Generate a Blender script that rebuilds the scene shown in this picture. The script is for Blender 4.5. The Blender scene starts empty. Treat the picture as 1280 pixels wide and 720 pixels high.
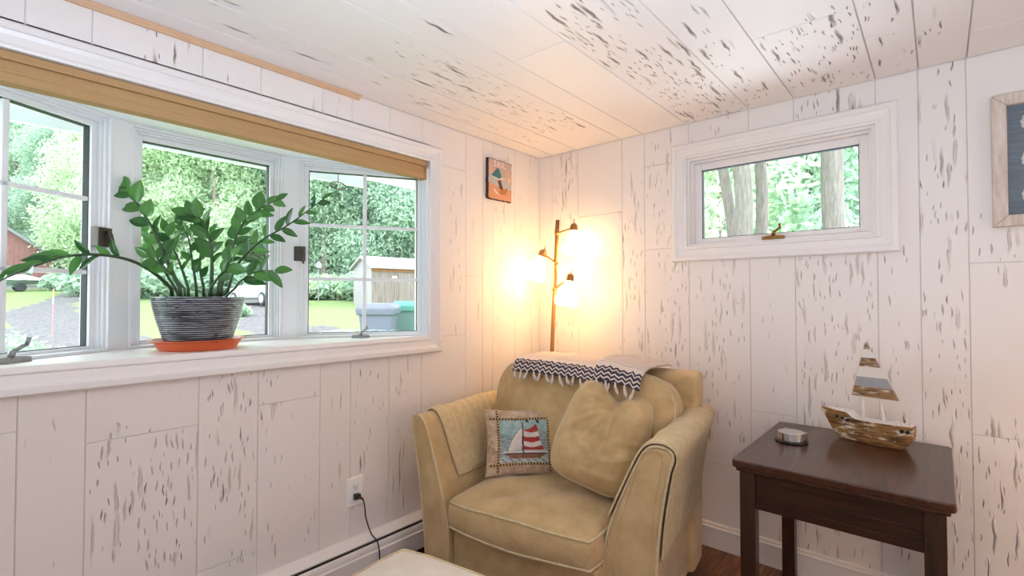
import bpy, bmesh, math, random
import numpy as np
from mathutils import Vector, Matrix, noise

random.seed(7); np.random.seed(7)
S = bpy.context.scene
COL = S.collection
R = math.radians

# ---------------------------------------------------------------- camera, sky, lights, exposure
cd = bpy.data.cameras.new('camera'); cam = bpy.data.objects.new('camera', cd); COL.objects.link(cam)
cd.sensor_fit = 'HORIZONTAL'; cd.sensor_width = 36; cd.lens = 611.0/1280*36; cd.clip_start = .05; cd.clip_end = 500
cam.location = (0, 0, 1.3); cam.rotation_euler = (R(91.10), 0, R(41.11-90)); S.camera = cam
S.view_settings.view_transform = 'Standard'; S.view_settings.look = 'None'
S.view_settings.exposure = 0.0; S.view_settings.gamma = 1; S.view_settings.use_curve_mapping = False
try:
    S.cycles.use_denoising = True; S.cycles.max_bounces = 8; S.cycles.diffuse_bounces = 5
    S.cycles.transparent_max_bounces = 12; S.cycles.sample_clamp_indirect = 4
except Exception: pass

W = bpy.data.worlds.new('overcast_sky'); S.world = W; W.use_nodes = True
nt = W.node_tree; nt.nodes.clear()
wo = nt.nodes.new('ShaderNodeOutputWorld'); bg = nt.nodes.new('ShaderNodeBackground')
tc = nt.nodes.new('ShaderNodeTexCoord'); sx = nt.nodes.new('ShaderNodeSeparateXYZ')
cr = nt.nodes.new('ShaderNodeValToRGB')
cr.color_ramp.elements[0].position = 0.0; cr.color_ramp.elements[0].color = (.80, .90, .98, 1)
cr.color_ramp.elements[1].position = 1.0; cr.color_ramp.elements[1].color = (.88, .95, 1, 1)
nt.links.new(tc.outputs['Generated'], sx.inputs[0]); nt.links.new(sx.outputs['Z'], cr.inputs[0])
nt.links.new(cr.outputs[0], bg.inputs[0]); bg.inputs[1].default_value = 6.5
nt.links.new(bg.outputs[0], wo.inputs[0])

def light(name, kind, loc, power, color, rot=(0, 0, 0), size=None, size_y=None, radius=None):
    l = bpy.data.lights.new(name, kind); l.energy = power; l.color = color
    if kind == 'AREA':
        l.shape = 'RECTANGLE'; l.size = size; l.size_y = size_y or size
    elif radius: l.shadow_soft_size = radius
    o = bpy.data.objects.new(name, l); COL.objects.link(o); o.location = loc; o.rotation_euler = rot
    return o
# unseen fill panels added behind and below the camera, then the lamp off to the right
light('fill_panel_front', 'AREA', (.7, -2.50, 1.35), 18, (1, .88, .81), (R(-90), 0, R(180)), 2.4, 1.5)  # added warm fill facing the bay window wall; no window behind it
light('fill_panel_back', 'AREA', (-1.50, -.3, 1.35), 10, (1, .89, .82), (R(90), 0, R(-90)), 2.2, 1.5)  # second added fill, set before the solid back wall
light('fill_panel_up', 'AREA', (.15, .05, .95), 52, (.62, .81, 1), (R(180), 0, 0), .7, .7)  # unseen cool panel aimed up, added to brighten the ceiling
light('reading_lamp_light', 'POINT', (2.0, -.85, .72), 9, (1, .58, .22), radius=.06)
LAMP_POWER = 2.5; SHADE_GLOW = 10.0; LAMP_COLOR = (1, .60, .22)

# ---------------------------------------------------------------- helpers
class MB:
    def __init__(s): s.v = []; s.f = []; s.m = []; s.uv = None
    def add(s, vs, fs, mi=0):
        b = len(s.v); s.v += [tuple(p) for p in vs]
        s.f += [tuple(i+b for i in f) for f in fs]; s.m += [mi]*len(fs); return s
    def box(s, lo, hi, mi=0, M=None):
        (a, b, c), (d, e, f) = lo, hi
        vs = [(a,b,c),(d,b,c),(d,e,c),(a,e,c),(a,b,f),(d,b,f),(d,e,f),(a,e,f)]
        if M is not None: vs = [M @ Vector(p) for p in vs]
        return s.add(vs, [(0,3,2,1),(4,5,6,7),(0,1,5,4),(1,2,6,5),(2,3,7,6),(3,0,4,7)], mi)
    def prism(s, poly, T, d0, d1, mi=0):
        """poly 2-D points, T(x, y, d) -> 3-D, extruded d0..d1"""
        n = len(poly)
        vs = [T(x, y, d0) for x, y in poly] + [T(x, y, d1) for x, y in poly]
        return s.add(vs, [tuple(range(n))[::-1], tuple(range(n, 2*n))] + [(i, (i+1) % n, n+(i+1) % n, n+i) for i in range(n)], mi)
    def tube(s, path, rad, n=10, mi=0, cap=True, closed=False, alt=None):
        P = [Vector(p) for p in path]; L = len(P)
        rs = rad if hasattr(rad, '__len__') else [rad]*L
        up = None; rings = []
        for i, p in enumerate(P):
            if closed: t = P[(i+1) % L]-P[i-1]
            else: t = P[min(i+1, L-1)]-P[max(i-1, 0)]
            t.normalize()
            if up is None:
                up = Vector((0, 0, 1)) if abs(t.z) < .9 else Vector((1, 0, 0))
            up = (up-t*up.dot(t))
            if up.length < 1e-6: up = t.orthogonal()
            up.normalize(); sd = t.cross(up)
            rings.append([p+(up*math.cos(2*math.pi*k/n)+sd*math.sin(2*math.pi*k/n))*rs[i] for k in range(n)])
        vs = [q for r in rings for q in r]; b = len(s.v); fs = []; ms = []
        for i in range(L if closed else L-1):
            j = (i+1) % L
            for k in range(n):
                fs.append((i*n+k, i*n+(k+1) % n, j*n+(k+1) % n, j*n+k)); ms.append(mi if alt is None or i % 2 == 0 else alt)
        s.add(vs, fs, mi); s.m[-len(fs):] = ms
        if cap and not closed: s.add([], [tuple(range(b, b+n))[::-1], tuple(range(b+(L-1)*n, b+L*n))]) if False else s._caps(b, n, L, mi)
        return s
    def _caps(s, b, n, L, mi):
        s.f += [tuple(range(b, b+n))[::-1], tuple(range(b+(L-1)*n, b+L*n))]; s.m += [mi, mi]
    def lathe(s, prof, n=32, T=None, mi=0, cap=True):
        """prof (r, z) list"""
        T = T or (lambda x, y, z: (x, y, z)); L = len(prof); vs = []
        for r, z in prof:
            for k in range(n):
                a = 2*math.pi*k/n; vs.append(T(r*math.cos(a), r*math.sin(a), z))
        fs = [(i*n+k, i*n+(k+1) % n, (i+1)*n+(k+1) % n, (i+1)*n+k) for i in range(L-1) for k in range(n)]
        b = len(s.v); s.add(vs, fs, mi)
        if cap and prof[0][0] > 1e-5: s.f.append(tuple(range(b, b+n))[::-1]); s.m.append(mi)
        if cap and prof[-1][0] > 1e-5: s.f.append(tuple(range(b+(L-1)*n, b+L*n))); s.m.append(mi)
        return s
    def grid(s, fn, nu, nv, mi=0, mfn=None, uvfn=None):
        b = len(s.v)
        for j in range(nv+1):
            for i in range(nu+1): s.v.append(tuple(fn(i/nu, j/nv)))
        for j in range(nv):
            for i in range(nu):
                a = b+j*(nu+1)+i
                s.f.append((a, a+1, a+nu+2, a+nu+1)); s.m.append(mfn((i+.5)/nu, (j+.5)/nv) if mfn else mi)
        return s
    def build(s, name, mat, parent=None, smooth=False, bevel=0, seg=2, sub=0, solid=0, uvs=None, recalc=False, weld=0):
        me = bpy.data.meshes.new(name); me.from_pydata(s.v, [], s.f)
        for m in (mat if isinstance(mat, (list, tuple)) else [mat]): me.materials.append(m)
        me.polygons.foreach_set('material_index', s.m)
        me.polygons.foreach_set('use_smooth', [bool(smooth)]*len(s.f))
        if uvs is not None:
            l = me.uv_layers.new(name='UVMap')
            vi = np.zeros(len(me.loops), dtype=np.int32); me.loops.foreach_get('vertex_index', vi)
            l.data.foreach_set('uv', np.asarray(uvs, dtype=np.float32)[vi].ravel())
        if recalc or weld:
            bm = bmesh.new(); bm.from_mesh(me)
            if weld: bmesh.ops.remove_doubles(bm, verts=bm.verts, dist=weld)
            bmesh.ops.recalc_face_normals(bm, faces=bm.faces); bm.to_mesh(me); bm.free()
        me.update()
        o = bpy.data.objects.new(name, me); COL.objects.link(o)
        if parent is not None: o.parent = parent
        if solid:
            md = o.modifiers.new('solid', 'SOLIDIFY'); md.thickness = solid; md.offset = 0
        if bevel:
            md = o.modifiers.new('bevel', 'BEVEL'); md.width = bevel; md.segments = seg; md.limit_method = 'ANGLE'; md.angle_limit = R(35)
            if smooth is None or smooth is False:
                me.polygons.foreach_set('use_smooth', [True]*len(s.f))
                w = o.modifiers.new('wn', 'WEIGHTED_NORMAL'); w.keep_sharp = True
        if sub:
            md = o.modifiers.new('sub', 'SUBSURF'); md.levels = sub; md.render_levels = sub
        return o

def tag(o, label, cat, group=None, kind=None):
    o['label'] = label; o['category'] = cat
    if group: o['group'] = group
    if kind: o['kind'] = kind
    return o
def thing(name, label, cat, loc=(0, 0, 0), rz=0, group=None):
    o = bpy.data.objects.new(name, None); COL.objects.link(o); o.location = loc; o.rotation_euler = (0, 0, rz)
    o.empty_display_size = .1
    return tag(o, label, cat, group)
def struct(o, label=None):
    o['kind'] = 'structure'
    if label: o['label'] = label
    return o
def copy_tree(o, parent=None):
    c = o.copy(); COL.objects.link(c)
    if parent is not None: c.parent = parent
    for ch in list(o.children): copy_tree(ch, c)
    return c

# ---------------------------------------------------------------- materials
class NT:
    def __init__(s, name):
        s.m = bpy.data.materials.new(name); s.m.use_nodes = True; s.t = s.m.node_tree; s.t.nodes.clear()
        s.out = s.n('ShaderNodeOutputMaterial')
    def n(s, t, **kw):
        x = s.t.nodes.new(t)
        for k, v in kw.items(): setattr(x, k, v)
        return x
    def l(s, a, b): s.t.links.new(a, b)
    def val(s, sock, v):
        if hasattr(v, 'links'): s.l(v, sock)
        else: sock.default_value = v
    def math(s, op, a, b=0.0, c=None):
        x = s.n('ShaderNodeMath', operation=op); s.val(x.inputs[0], a); s.val(x.inputs[1], b)
        if c is not None: s.val(x.inputs[2], c)
        return x.outputs[0]
    def mix(s, f, a, b):
        x = s.n('ShaderNodeMix', data_type='RGBA'); s.val(x.inputs[0], f)
        for k, v in ((6, a), (7, b)): s.val(x.inputs[k], v if hasattr(v, 'links') else (*v, 1))
        return x.outputs[2]
    def map(s, src, scale=(1, 1, 1), loc=(0, 0, 0)):
        x = s.n('ShaderNodeMapping'); s.l(src, x.inputs[0]); x.inputs['Scale'].default_value = scale; x.inputs['Location'].default_value = loc
        return x.outputs[0]
    def noise(s, vec, scale, detail=3, rough=.5):
        x = s.n('ShaderNodeTexNoise'); s.l(vec, x.inputs['Vector']); x.inputs['Scale'].default_value = scale
        x.inputs['Detail'].default_value = detail; x.inputs['Roughness'].default_value = rough
        return x.outputs['Fac']
    def ss(s, v, a, b):
        x = s.n('ShaderNodeMapRange', interpolation_type='SMOOTHSTEP'); s.val(x.inputs[0], v)
        s.val(x.inputs[1], a); s.val(x.inputs[2], b); return x.outputs[0]
    def obj(s): return s.n('ShaderNodeTexCoord').outputs['Object']
    def uv(s): return s.n('ShaderNodeTexCoord').outputs['UV']
    def bump(s, h, dist, strength=1.0, normal=None):
        x = s.n('ShaderNodeBump'); s.l(h, x.inputs['Height']); x.inputs['Distance'].default_value = dist; x.inputs['Strength'].default_value = strength
        if normal is not None: s.l(normal, x.inputs['Normal'])
        return x.outputs[0]
    def pbr(s, color, rough=.5, metal=0, normal=None, spec=.5, **kw):
        b = s.n('ShaderNodeBsdfPrincipled')
        s.val(b.inputs['Base Color'], color if hasattr(color, 'links') else (*color, 1)); s.val(b.inputs['Roughness'], rough)
        b.inputs['Metallic'].default_value = metal; b.inputs['Specular IOR Level'].default_value = spec
        for k, v in kw.items(): s.val(b.inputs[k.replace('_', ' ')], v)
        if normal is not None: s.l(normal, b.inputs['Normal'])
        s.l(b.outputs[0], s.out.inputs[0]); s.b = b; return s.m

def plain(name, c, rough=.5, metal=0, var=.12, scale=30, bump=.0, spec=.5, stretch=(1, 1, 1), **kw):
    t = NT(name); v = t.map(t.obj(), stretch); f = t.noise(v, scale, 4)
    lo = tuple(x*(1-var) for x in c); hi = tuple(min(1, x*(1+var)) for x in c)
    nm = t.bump(f, bump) if bump else None
    return t.pbr(t.mix(f, lo, hi), rough, metal, nm, spec, **kw)

def pecky_paint(name, paint, pit, dark, depth):
    """painted pecky cypress: elongated pits where the mesh attribute 'pecky' says, fine grain everywhere"""
    t = NT(name); uv = t.uv(); a = t.n('ShaderNodeAttribute', attribute_name='pecky').outputs['Fac']
    nz = t.n('ShaderNodeTexNoise'); t.l(uv, nz.inputs['Vector']); nz.inputs['Scale'].default_value = 14; nz.inputs['Detail'].default_value = 2
    w = t.n('ShaderNodeVectorMath', operation='MULTIPLY_ADD'); t.l(nz.outputs['Color'], w.inputs[0]); w.inputs[1].default_value = (.022, .05, 0); t.l(uv, w.inputs[2])
    total = None; darkm = None
    for sc, off, thr, keep in (((48, 4.4, 1), (0, 0, 0), .46, .42), ((120, 15, 1), (3.1, 5.7, 0), .42, .30)):
        v = t.n('ShaderNodeTexVoronoi', voronoi_dimensions='2D'); t.l(t.map(w.outputs[0], sc, off), v.inputs['Vector']); v.inputs['Scale'].default_value = 1
        v.inputs['Randomness'].default_value = .9
        sep = t.n('ShaderNodeSeparateColor'); t.l(v.outputs['Color'], sep.inputs[0])
        big = t.noise(t.map(uv, (5, 1.6, 1), off), 1.0, 2)
        am = t.math('MULTIPLY', t.math('MINIMUM', a, 1.0), t.ss(big, .30, .50))
        on = t.ss(sep.outputs[0], t.math('SUBTRACT', 1.0, t.math('MULTIPLY', am, keep)), t.math('SUBTRACT', 1.06, t.math('MULTIPLY', am, keep)))
        rad = t.math('MULTIPLY', t.math('MULTIPLY_ADD', sep.outputs[1], .65, .35), thr)
        p = t.math('MULTIPLY', t.math('SUBTRACT', 1.0, t.ss(v.outputs['Distance'], t.math('MULTIPLY', rad, .12), rad)), on)
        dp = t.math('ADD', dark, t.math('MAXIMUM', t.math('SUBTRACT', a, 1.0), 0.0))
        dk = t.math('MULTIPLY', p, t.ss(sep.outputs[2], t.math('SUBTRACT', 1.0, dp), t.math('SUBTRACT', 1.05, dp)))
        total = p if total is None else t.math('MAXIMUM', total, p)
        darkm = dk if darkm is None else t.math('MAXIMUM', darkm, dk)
    grain = t.noise(t.map(uv, (70, 2.2, 1)), 1, 4, .6)
    ring = t.n('ShaderNodeTexWave', wave_type='RINGS', rings_direction='Z'); t.l(t.map(w.outputs[0], (5, 1.3, 1)), ring.inputs['Vector'])
    ring.inputs['Scale'].default_value = 2.2; ring.inputs['Distortion'].default_value = 5; ring.inputs['Detail'].default_value = 2
    g2 = t.math('MULTIPLY', ring.outputs['Fac'], t.math('MULTIPLY_ADD', a, .5, .12))
    h = t.math('ADD', t.math('MULTIPLY', grain, .10), t.math('MULTIPLY', g2, .07))
    h = t.math('SUBTRACT', h, total)
    sc_ = t.noise(uv, 3.0, 3)
    base = t.mix(sc_, tuple(x*.97 for x in paint), tuple(min(1, x*1.02) for x in paint))
    col = t.mix(t.math('MAXIMUM', t.math('MULTIPLY', darkm, .9), t.math('MULTIPLY', total, .20)), base, pit)  # faint tint paints shade into every pit; the dark pits are bare wood
    return t.pbr(col, t.math('MULTIPLY_ADD', grain, .15, .36), 0, t.bump(h, depth), .4)

def wood(name, c0, c1, scale=(1, 14, 14), rough=.3, bump=.0006, spec=.5, **kw):
    t = NT(name); v = t.map(t.obj(), scale); f = t.noise(v, 2.2, 6, .62)
    f2 = t.noise(t.map(t.obj(), tuple(x*4 for x in scale)), 3, 3)
    k = t.math('MULTIPLY_ADD', f2, .35, t.math('MULTIPLY', t.ss(f, .3, .72), .7))
    return t.pbr(t.mix(k, c0, c1), rough, 0, t.bump(f2, bump), spec, **kw)

PAINT = (.80, .75, .732)
M = {}
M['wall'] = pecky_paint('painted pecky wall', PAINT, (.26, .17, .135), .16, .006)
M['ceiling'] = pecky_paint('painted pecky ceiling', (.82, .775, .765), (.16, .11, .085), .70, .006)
M['trim'] = plain('painted trim', (.80, .76, .748), .35, var=.02, scale=6)
M['vinyl'] = plain('white window vinyl', (.80, .82, .85), .35, var=.015, scale=4)
M['raw'] = plain('bare wood strip', (.62, .40, .25), .6, var=.2, scale=20, stretch=(1, 10, 10))
M['gasket'] = plain('dark window gasket', (.02, .025, .03), .6)
M['bronze'] = plain('dark bronze hardware', (.075, .065, .055), .38, .7, var=.3, scale=60)
M['brass'] = plain('aged brass crank', (.30, .15, .05), .32, .9, var=.3, scale=60)
M['steel_crank'] = plain('grey crank metal', (.26, .28, .28), .35, .7, var=.3, scale=60)

t = NT('window glass'); tr = t.n('ShaderNodeBsdfTransparent'); tr.inputs[0].default_value = (.97, .985, .98, 1)
gl = t.n('ShaderNodeBsdfGlossy'); gl.inputs['Roughness'].default_value = .02; fr = t.n('ShaderNodeFresnel'); fr.inputs['IOR'].default_value = 1.35
mx = t.n('ShaderNodeMixShader'); t.l(fr.outputs[0], mx.inputs[0]); t.l(tr.outputs[0], mx.inputs[1]); t.l(gl.outputs[0], mx.inputs[2]); t.l(mx.outputs[0], t.out.inputs[0])
M['glass'] = t.m

# floor boards along X
t = NT('stained wood floor'); o_ = t.obj(); br = t.n('ShaderNodeTexBrick'); t.l(o_, br.inputs['Vector'])
br.inputs['Scale'].default_value = 1; br.inputs['Brick Width'].default_value = 1.1; br.inputs['Row Height'].default_value = .083
br.inputs['Mortar Size'].default_value = .0012; br.inputs['Color1'].default_value = (.30, .105, .03, 1); br.inputs['Color2'].default_value = (.17, .055, .016, 1)
br.inputs['Mortar'].default_value = (.03, .012, .006, 1)
f = t.noise(t.map(o_, (3, 45, 1)), 1.6, 6, .65)
M['floor'] = t.pbr(t.mix(t.ss(f, .36, .66), (.06, .02, .007), br.outputs['Color']), .28, 0, t.bump(f, .001), .5)

# khaki microfibre
def fabric(name, c, c2, sc=9, weave=900, wb=.0004, sheen=.25, stretch=(1, 1, 1)):
    t = NT(name); o_ = t.map(t.obj(), stretch); f = t.noise(o_, sc, 5, .6); f2 = t.noise(t.obj(), weave, 2); f3 = t.noise(o_, sc*3.2, 4)
    h = t.math('ADD', t.math('MULTIPLY', f2, .3), t.math('MULTIPLY', f3, 2.0))
    t.pbr(t.mix(t.ss(f, .28, .72), c, c2), .85, 0, t.bump(h, wb*4), .15, Sheen_Weight=sheen, Sheen_Roughness=.5)
    return t.m
M['khaki'] = fabric('khaki microfibre', (.45, .305, .14), (.58, .405, .21))
M['welt'] = fabric('khaki welt', (.50, .385, .22), (.62, .49, .30), sc=30)
M['cover'] = fabric('khaki arm cover', (.56, .42, .215), (.66, .52, .31), sc=14, stretch=(1, 3, 3), wb=.0009)
M['ottoman'] = fabric('pale ottoman cloth', (.62, .55, .47), (.70, .63, .56), sc=12)

# ---------------------------------------------------------------- room shell
XW, YW, ZC = 2.632, 2.05, 2.249
XB, YF = -1.6, -2.6

def rect_split(r, holes):
    out = [r]
    for h in holes:
        nxt = []
        for (a, b, c, d) in out:
            if h[1] <= a or h[0] >= b or h[3] <= c or h[2] >= d: nxt.append((a, b, c, d)); continue
            if c < h[2]: nxt.append((a, b, c, h[2]))
            if d > h[3]: nxt.append((a, b, h[3], d))
            lo, hi = max(c, h[2]), min(d, h[3])
            if a < h[0]: nxt.append((a, h[0], lo, hi))
            if b > h[1]: nxt.append((h[1], b, lo, hi))
        out = nxt
    return out

def board_wall(name, mat, seams, v0, v1, T, holes=(), joints={}, pecky=(), slab=.12, ch=.0022, dep=.0045):
    mb = MB(); pk = []; uv = []
    def pecky_at(u, v):
        p = 0.0
        for (a, b, c, d, k) in pecky:
            e = .012; f = .10
            s = min(1, max(0, (u-a+e)/e))*min(1, max(0, (b+e-u)/e))*min(1, max(0, (v-c+f)/f))*min(1, max(0, (d+f-v)/f))
            p = max(p, k*s)
        return p
    def addv(p, u, v, ro):
        mb.v.append(tuple(p)); pk.append(pecky_at(u, v)); uv.append((u+ro*1.7, v+ro*5.3))
    for i in range(len(seams)-1):
        a, b = seams[i], seams[i+1]
        cuts = [v0]+sorted(j for k, j in joints if k == i)+[v1]
        for q in range(len(cuts)-1):
            ro = random.random()*4
            for (ua, ub, va, vb) in rect_split((a, b, cuts[q], cuts[q+1]), holes):
                if ub-ua < .004 or vb-va < .004: continue
                base = len(mb.v); nu = max(2, int((ub-ua)/.03)); nv = max(2, int((vb-va)/.06))
                for jv in range(nv+1):
                    for iu in range(nu+1):
                        u = ua+ch+(ub-ua-2*ch)*iu/nu; v = va+ch+(vb-va-2*ch)*jv/nv
                        addv(T(u, v, 0), u, v, ro)
                for jv in range(nv):
                    for iu in range(nu):
                        k = base+jv*(nu+1)+iu; mb.f.append((k, k+1, k+nu+2, k+nu+1)); mb.m.append(0)
                o = len(mb.v)
                for (u, v) in ((ua, va), (ub, va), (ub, vb), (ua, vb)): addv(T(u, v, -dep), u, v, ro)
                cn = [base, base+nu, base+nv*(nu+1)+nu, base+nv*(nu+1)]
                for k in range(4): mb.f.append((o+k, o+(k+1) % 4, cn[(k+1) % 4], cn[k])); mb.m.append(0)
    for (ua, ub, va, vb) in rect_split((seams[0]-.1, seams[-1]+.1, v0-.1, v1+.1), holes):
        P = [T(u, v, d) for d in (-slab, -dep) for (u, v) in ((ua, va), (ub, va), (ub, vb), (ua, vb))]
        b = len(mb.v)
        for p in P: addv(p, 0, 0, 0)
        mb.f += [tuple(b+i for i in f) for f in ((0,3,2,1),(4,5,6,7),(0,1,5,4),(1,2,6,5),(2,3,7,6),(3,0,4,7))]; mb.m += [0]*6
    for k in range(len(pk)-8*len(rect_split((seams[0]-.1, seams[-1]+.1, v0-.1, v1+.1), holes)), len(pk)): pk[k] = 0
    o = mb.build(name, mat, uvs=uv)
    at = o.data.attributes.new('pecky', 'FLOAT', 'POINT'); at.data.foreach_set('value', pk)
    return struct(o)

WIN1 = (-.125, 1.672, 1.088, 2.028)      # bay window opening: x0 x1 z0 z1
WIN2 = (.200, 1.028, 1.574, 2.054)      # small window: y0 y1 z0 z1
sl = [XB, -1.42, -1.25, -1.02, -.80, -.62, -.40, -.22, -.02, .132, .286, .601, .809, 1.069, 1.216, 1.425, 1.627, 1.944, 2.083, 2.17, 2.377, 2.553, XW]
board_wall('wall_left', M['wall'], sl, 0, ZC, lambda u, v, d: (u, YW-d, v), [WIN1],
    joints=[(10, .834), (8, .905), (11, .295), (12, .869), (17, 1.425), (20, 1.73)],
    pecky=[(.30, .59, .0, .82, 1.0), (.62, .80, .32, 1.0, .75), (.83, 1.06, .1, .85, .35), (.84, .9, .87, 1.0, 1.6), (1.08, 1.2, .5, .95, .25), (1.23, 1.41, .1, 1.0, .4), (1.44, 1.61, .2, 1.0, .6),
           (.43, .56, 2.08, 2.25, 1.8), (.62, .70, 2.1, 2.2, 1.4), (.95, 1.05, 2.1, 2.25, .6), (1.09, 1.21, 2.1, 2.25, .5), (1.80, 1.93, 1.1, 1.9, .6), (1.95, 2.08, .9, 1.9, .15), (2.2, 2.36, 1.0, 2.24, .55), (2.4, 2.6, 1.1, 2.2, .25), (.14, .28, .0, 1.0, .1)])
sr = [-2.6, -2.3, -2.05, -1.8, -1.52, -1.3, -1.05, -.82, -.56, -.36, -.092, .055, .197, .511, .712, 1.019, 1.277, 1.421, 1.734, 1.941, YW]
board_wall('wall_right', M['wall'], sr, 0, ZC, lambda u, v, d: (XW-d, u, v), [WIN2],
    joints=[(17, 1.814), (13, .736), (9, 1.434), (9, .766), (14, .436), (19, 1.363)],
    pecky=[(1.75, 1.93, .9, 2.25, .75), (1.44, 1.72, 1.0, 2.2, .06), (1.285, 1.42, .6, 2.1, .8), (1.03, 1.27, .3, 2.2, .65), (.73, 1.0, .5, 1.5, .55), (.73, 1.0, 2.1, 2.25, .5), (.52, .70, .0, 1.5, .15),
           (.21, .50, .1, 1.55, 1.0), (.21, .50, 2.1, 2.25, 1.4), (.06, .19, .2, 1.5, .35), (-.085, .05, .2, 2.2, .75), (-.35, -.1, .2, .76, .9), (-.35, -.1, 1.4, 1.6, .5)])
sc_ = [YF, -2.3, -2.02, -1.7, -1.42, -1.1, -.82, -.5, -.30, -.095, .052, .195, .509, .709, 1.028, 1.281, 1.422, 1.742, 1.927, YW]
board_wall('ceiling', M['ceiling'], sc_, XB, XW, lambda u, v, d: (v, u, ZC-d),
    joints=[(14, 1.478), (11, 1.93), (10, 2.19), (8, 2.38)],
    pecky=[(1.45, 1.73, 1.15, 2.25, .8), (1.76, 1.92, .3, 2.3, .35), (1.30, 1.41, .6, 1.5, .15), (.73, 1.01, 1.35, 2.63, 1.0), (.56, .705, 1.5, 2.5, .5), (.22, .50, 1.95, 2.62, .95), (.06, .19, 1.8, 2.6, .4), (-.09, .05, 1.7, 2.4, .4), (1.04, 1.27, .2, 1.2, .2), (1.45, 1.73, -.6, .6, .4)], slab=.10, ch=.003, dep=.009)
struct(MB().box((XB-.12, YF-.12, -.1), (XW+.12, YW+.12, 0)).build('floor', M['floor']))
struct(MB().box((XB-.12, YF, 0), (XB, YW, ZC)).build('wall_back', M['trim']))
struct(MB().box((XB-.12, YF-.12, 0), (XW+.12, YF, ZC)).build('wall_front', M['trim']))

# bare strip where the left wall meets the ceiling
struct(MB().prism([(0, 0), (-.020, 0), (-.020, -.006), (-.008, -.020), (0, -.020)], lambda a, b, d: (d, YW-.0005+a, ZC-.0005+b), XB, 1.25).build('trim_1', M['raw']))
# right baseboard with moulded top
bbp = [(0, 0), (-.015, 0), (-.015, .098), (-.019, .101), (-.019, .106), (-.012, .112), (-.012, .120), (-.006, .127), (0, .127)]
struct(MB().prism(bbp, lambda a, b, d: (XW+.0005+a, d, b), YF, YW).build('baseboard_right', M['trim']))

def casing_loop(mb, rect, prof, T):
    """prof [(outward offset, protrusion)], mitred around rect"""
    u0, u1, v0, v1 = rect; n = len(prof); b = len(mb.v)
    for (su, sv) in ((-1, -1), (1, -1), (1, 1), (-1, 1)):
        for (o, p) in prof:
            mb.v.append(tuple(T((u1 if su > 0 else u0)+su*o, (v1 if sv > 0 else v0)+sv*o, p)))
    for k in range(4):
        for i in range(n-1):
            mb.f.append((b+k*n+i, b+((k+1) % 4)*n+i, b+((k+1) % 4)*n+i+1, b+k*n+i+1)); mb.m.append(0)
CAS = [(0, -.005), (0, .012), (.006, .015), (.012, .015), (.016, .010), (.040, .013), (.052, .019), (.056, .024), (.074, .024), (.080, .019), (.080, -.005)]

def rect_frame(mb, A, e, n, s0, s1, z0, z1, w, d0, d1, mi=0, wb=None):
    """rectangular ring: inner opening shrinks by w; A plan origin, e along, n outward"""
    wb = wb or w
    def bx(a, b, c, d):
        P = [(A[0]+e[0]*s+n[0]*q, A[1]+e[1]*s+n[1]*q, z) for z in (c, d) for (s, q) in ((a, d0), (b, d0), (b, d1), (a, d1))]
        mb.add(P, [(0,3,2,1),(4,5,6,7),(0,1,5,4),(1,2,6,5),(2,3,7,6),(3,0,4,7)], mi)
    bx(s0, s0+w, z0, z1); bx(s1-w, s1, z0, z1); bx(s0+w, s1-w, z0, z0+wb); bx(s0+w, s1-w, z1-w, z1)
    return bx

win1 = bpy.data.objects.new('window_1', None); COL.objects.link(win1); struct(win1, 'white bay window of three units over the sill with the potted plant')
mb = MB(); casing_loop(mb, WIN1, CAS, lambda u, v, p: (u, YW-p, v)); mb.build('window_casing', M['trim'], win1, recalc=True)
ZS, ZH = 1.097, 1.990
P0, P1, P2, P3 = (-.13, 2.058), (.398, 2.366), (1.112, 2.372), (1.668, 2.054)
C1, C2 = (.455, 2.400), (1.056, 2.400)
poly = [(-.125, YW-.004), (1.672, YW-.004), (1.672, YW+.02), (1.30, 2.52), (.20, 2.52), (-.125, YW+.02)]
MB().prism(poly, lambda a, b, d: (a, b, d), 1.02, ZS).build('window_sill', M['trim'], win1, bevel=.003)
poly2 = [(-.125, YW+.062), (1.672, YW+.062), (1.672, YW+.07), (1.30, 2.54), (.20, 2.54), (-.125, YW+.07)]
MB().prism(poly2, lambda a, b, d: (a, b, d), ZH, 2.12).build('window_head', M['vinyl'], win1)
MB().box((-.125, YW, 2.034), (1.672, YW+.064, 2.12)).build('window_head', M['trim'], win1)
# mullion posts and end jambs
def post(pl, mat=M['vinyl']): MB().prism(pl, lambda a, b, d: (a, b, d), ZS-.01, ZH+.01).build('mullion', mat, win1)
post([P1, C1, (C1[0]+.0, 2.50), (.34, 2.46)]); post([C2, P2, (1.17, 2.46), (1.056, 2.50)])
post([(-.125, YW+.001), P0, (-.16, 2.12), (-.20, 2.06)]); post([P3, (1.672, YW+.001), (1.75, 2.06), (1.70, 2.12)])

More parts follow.
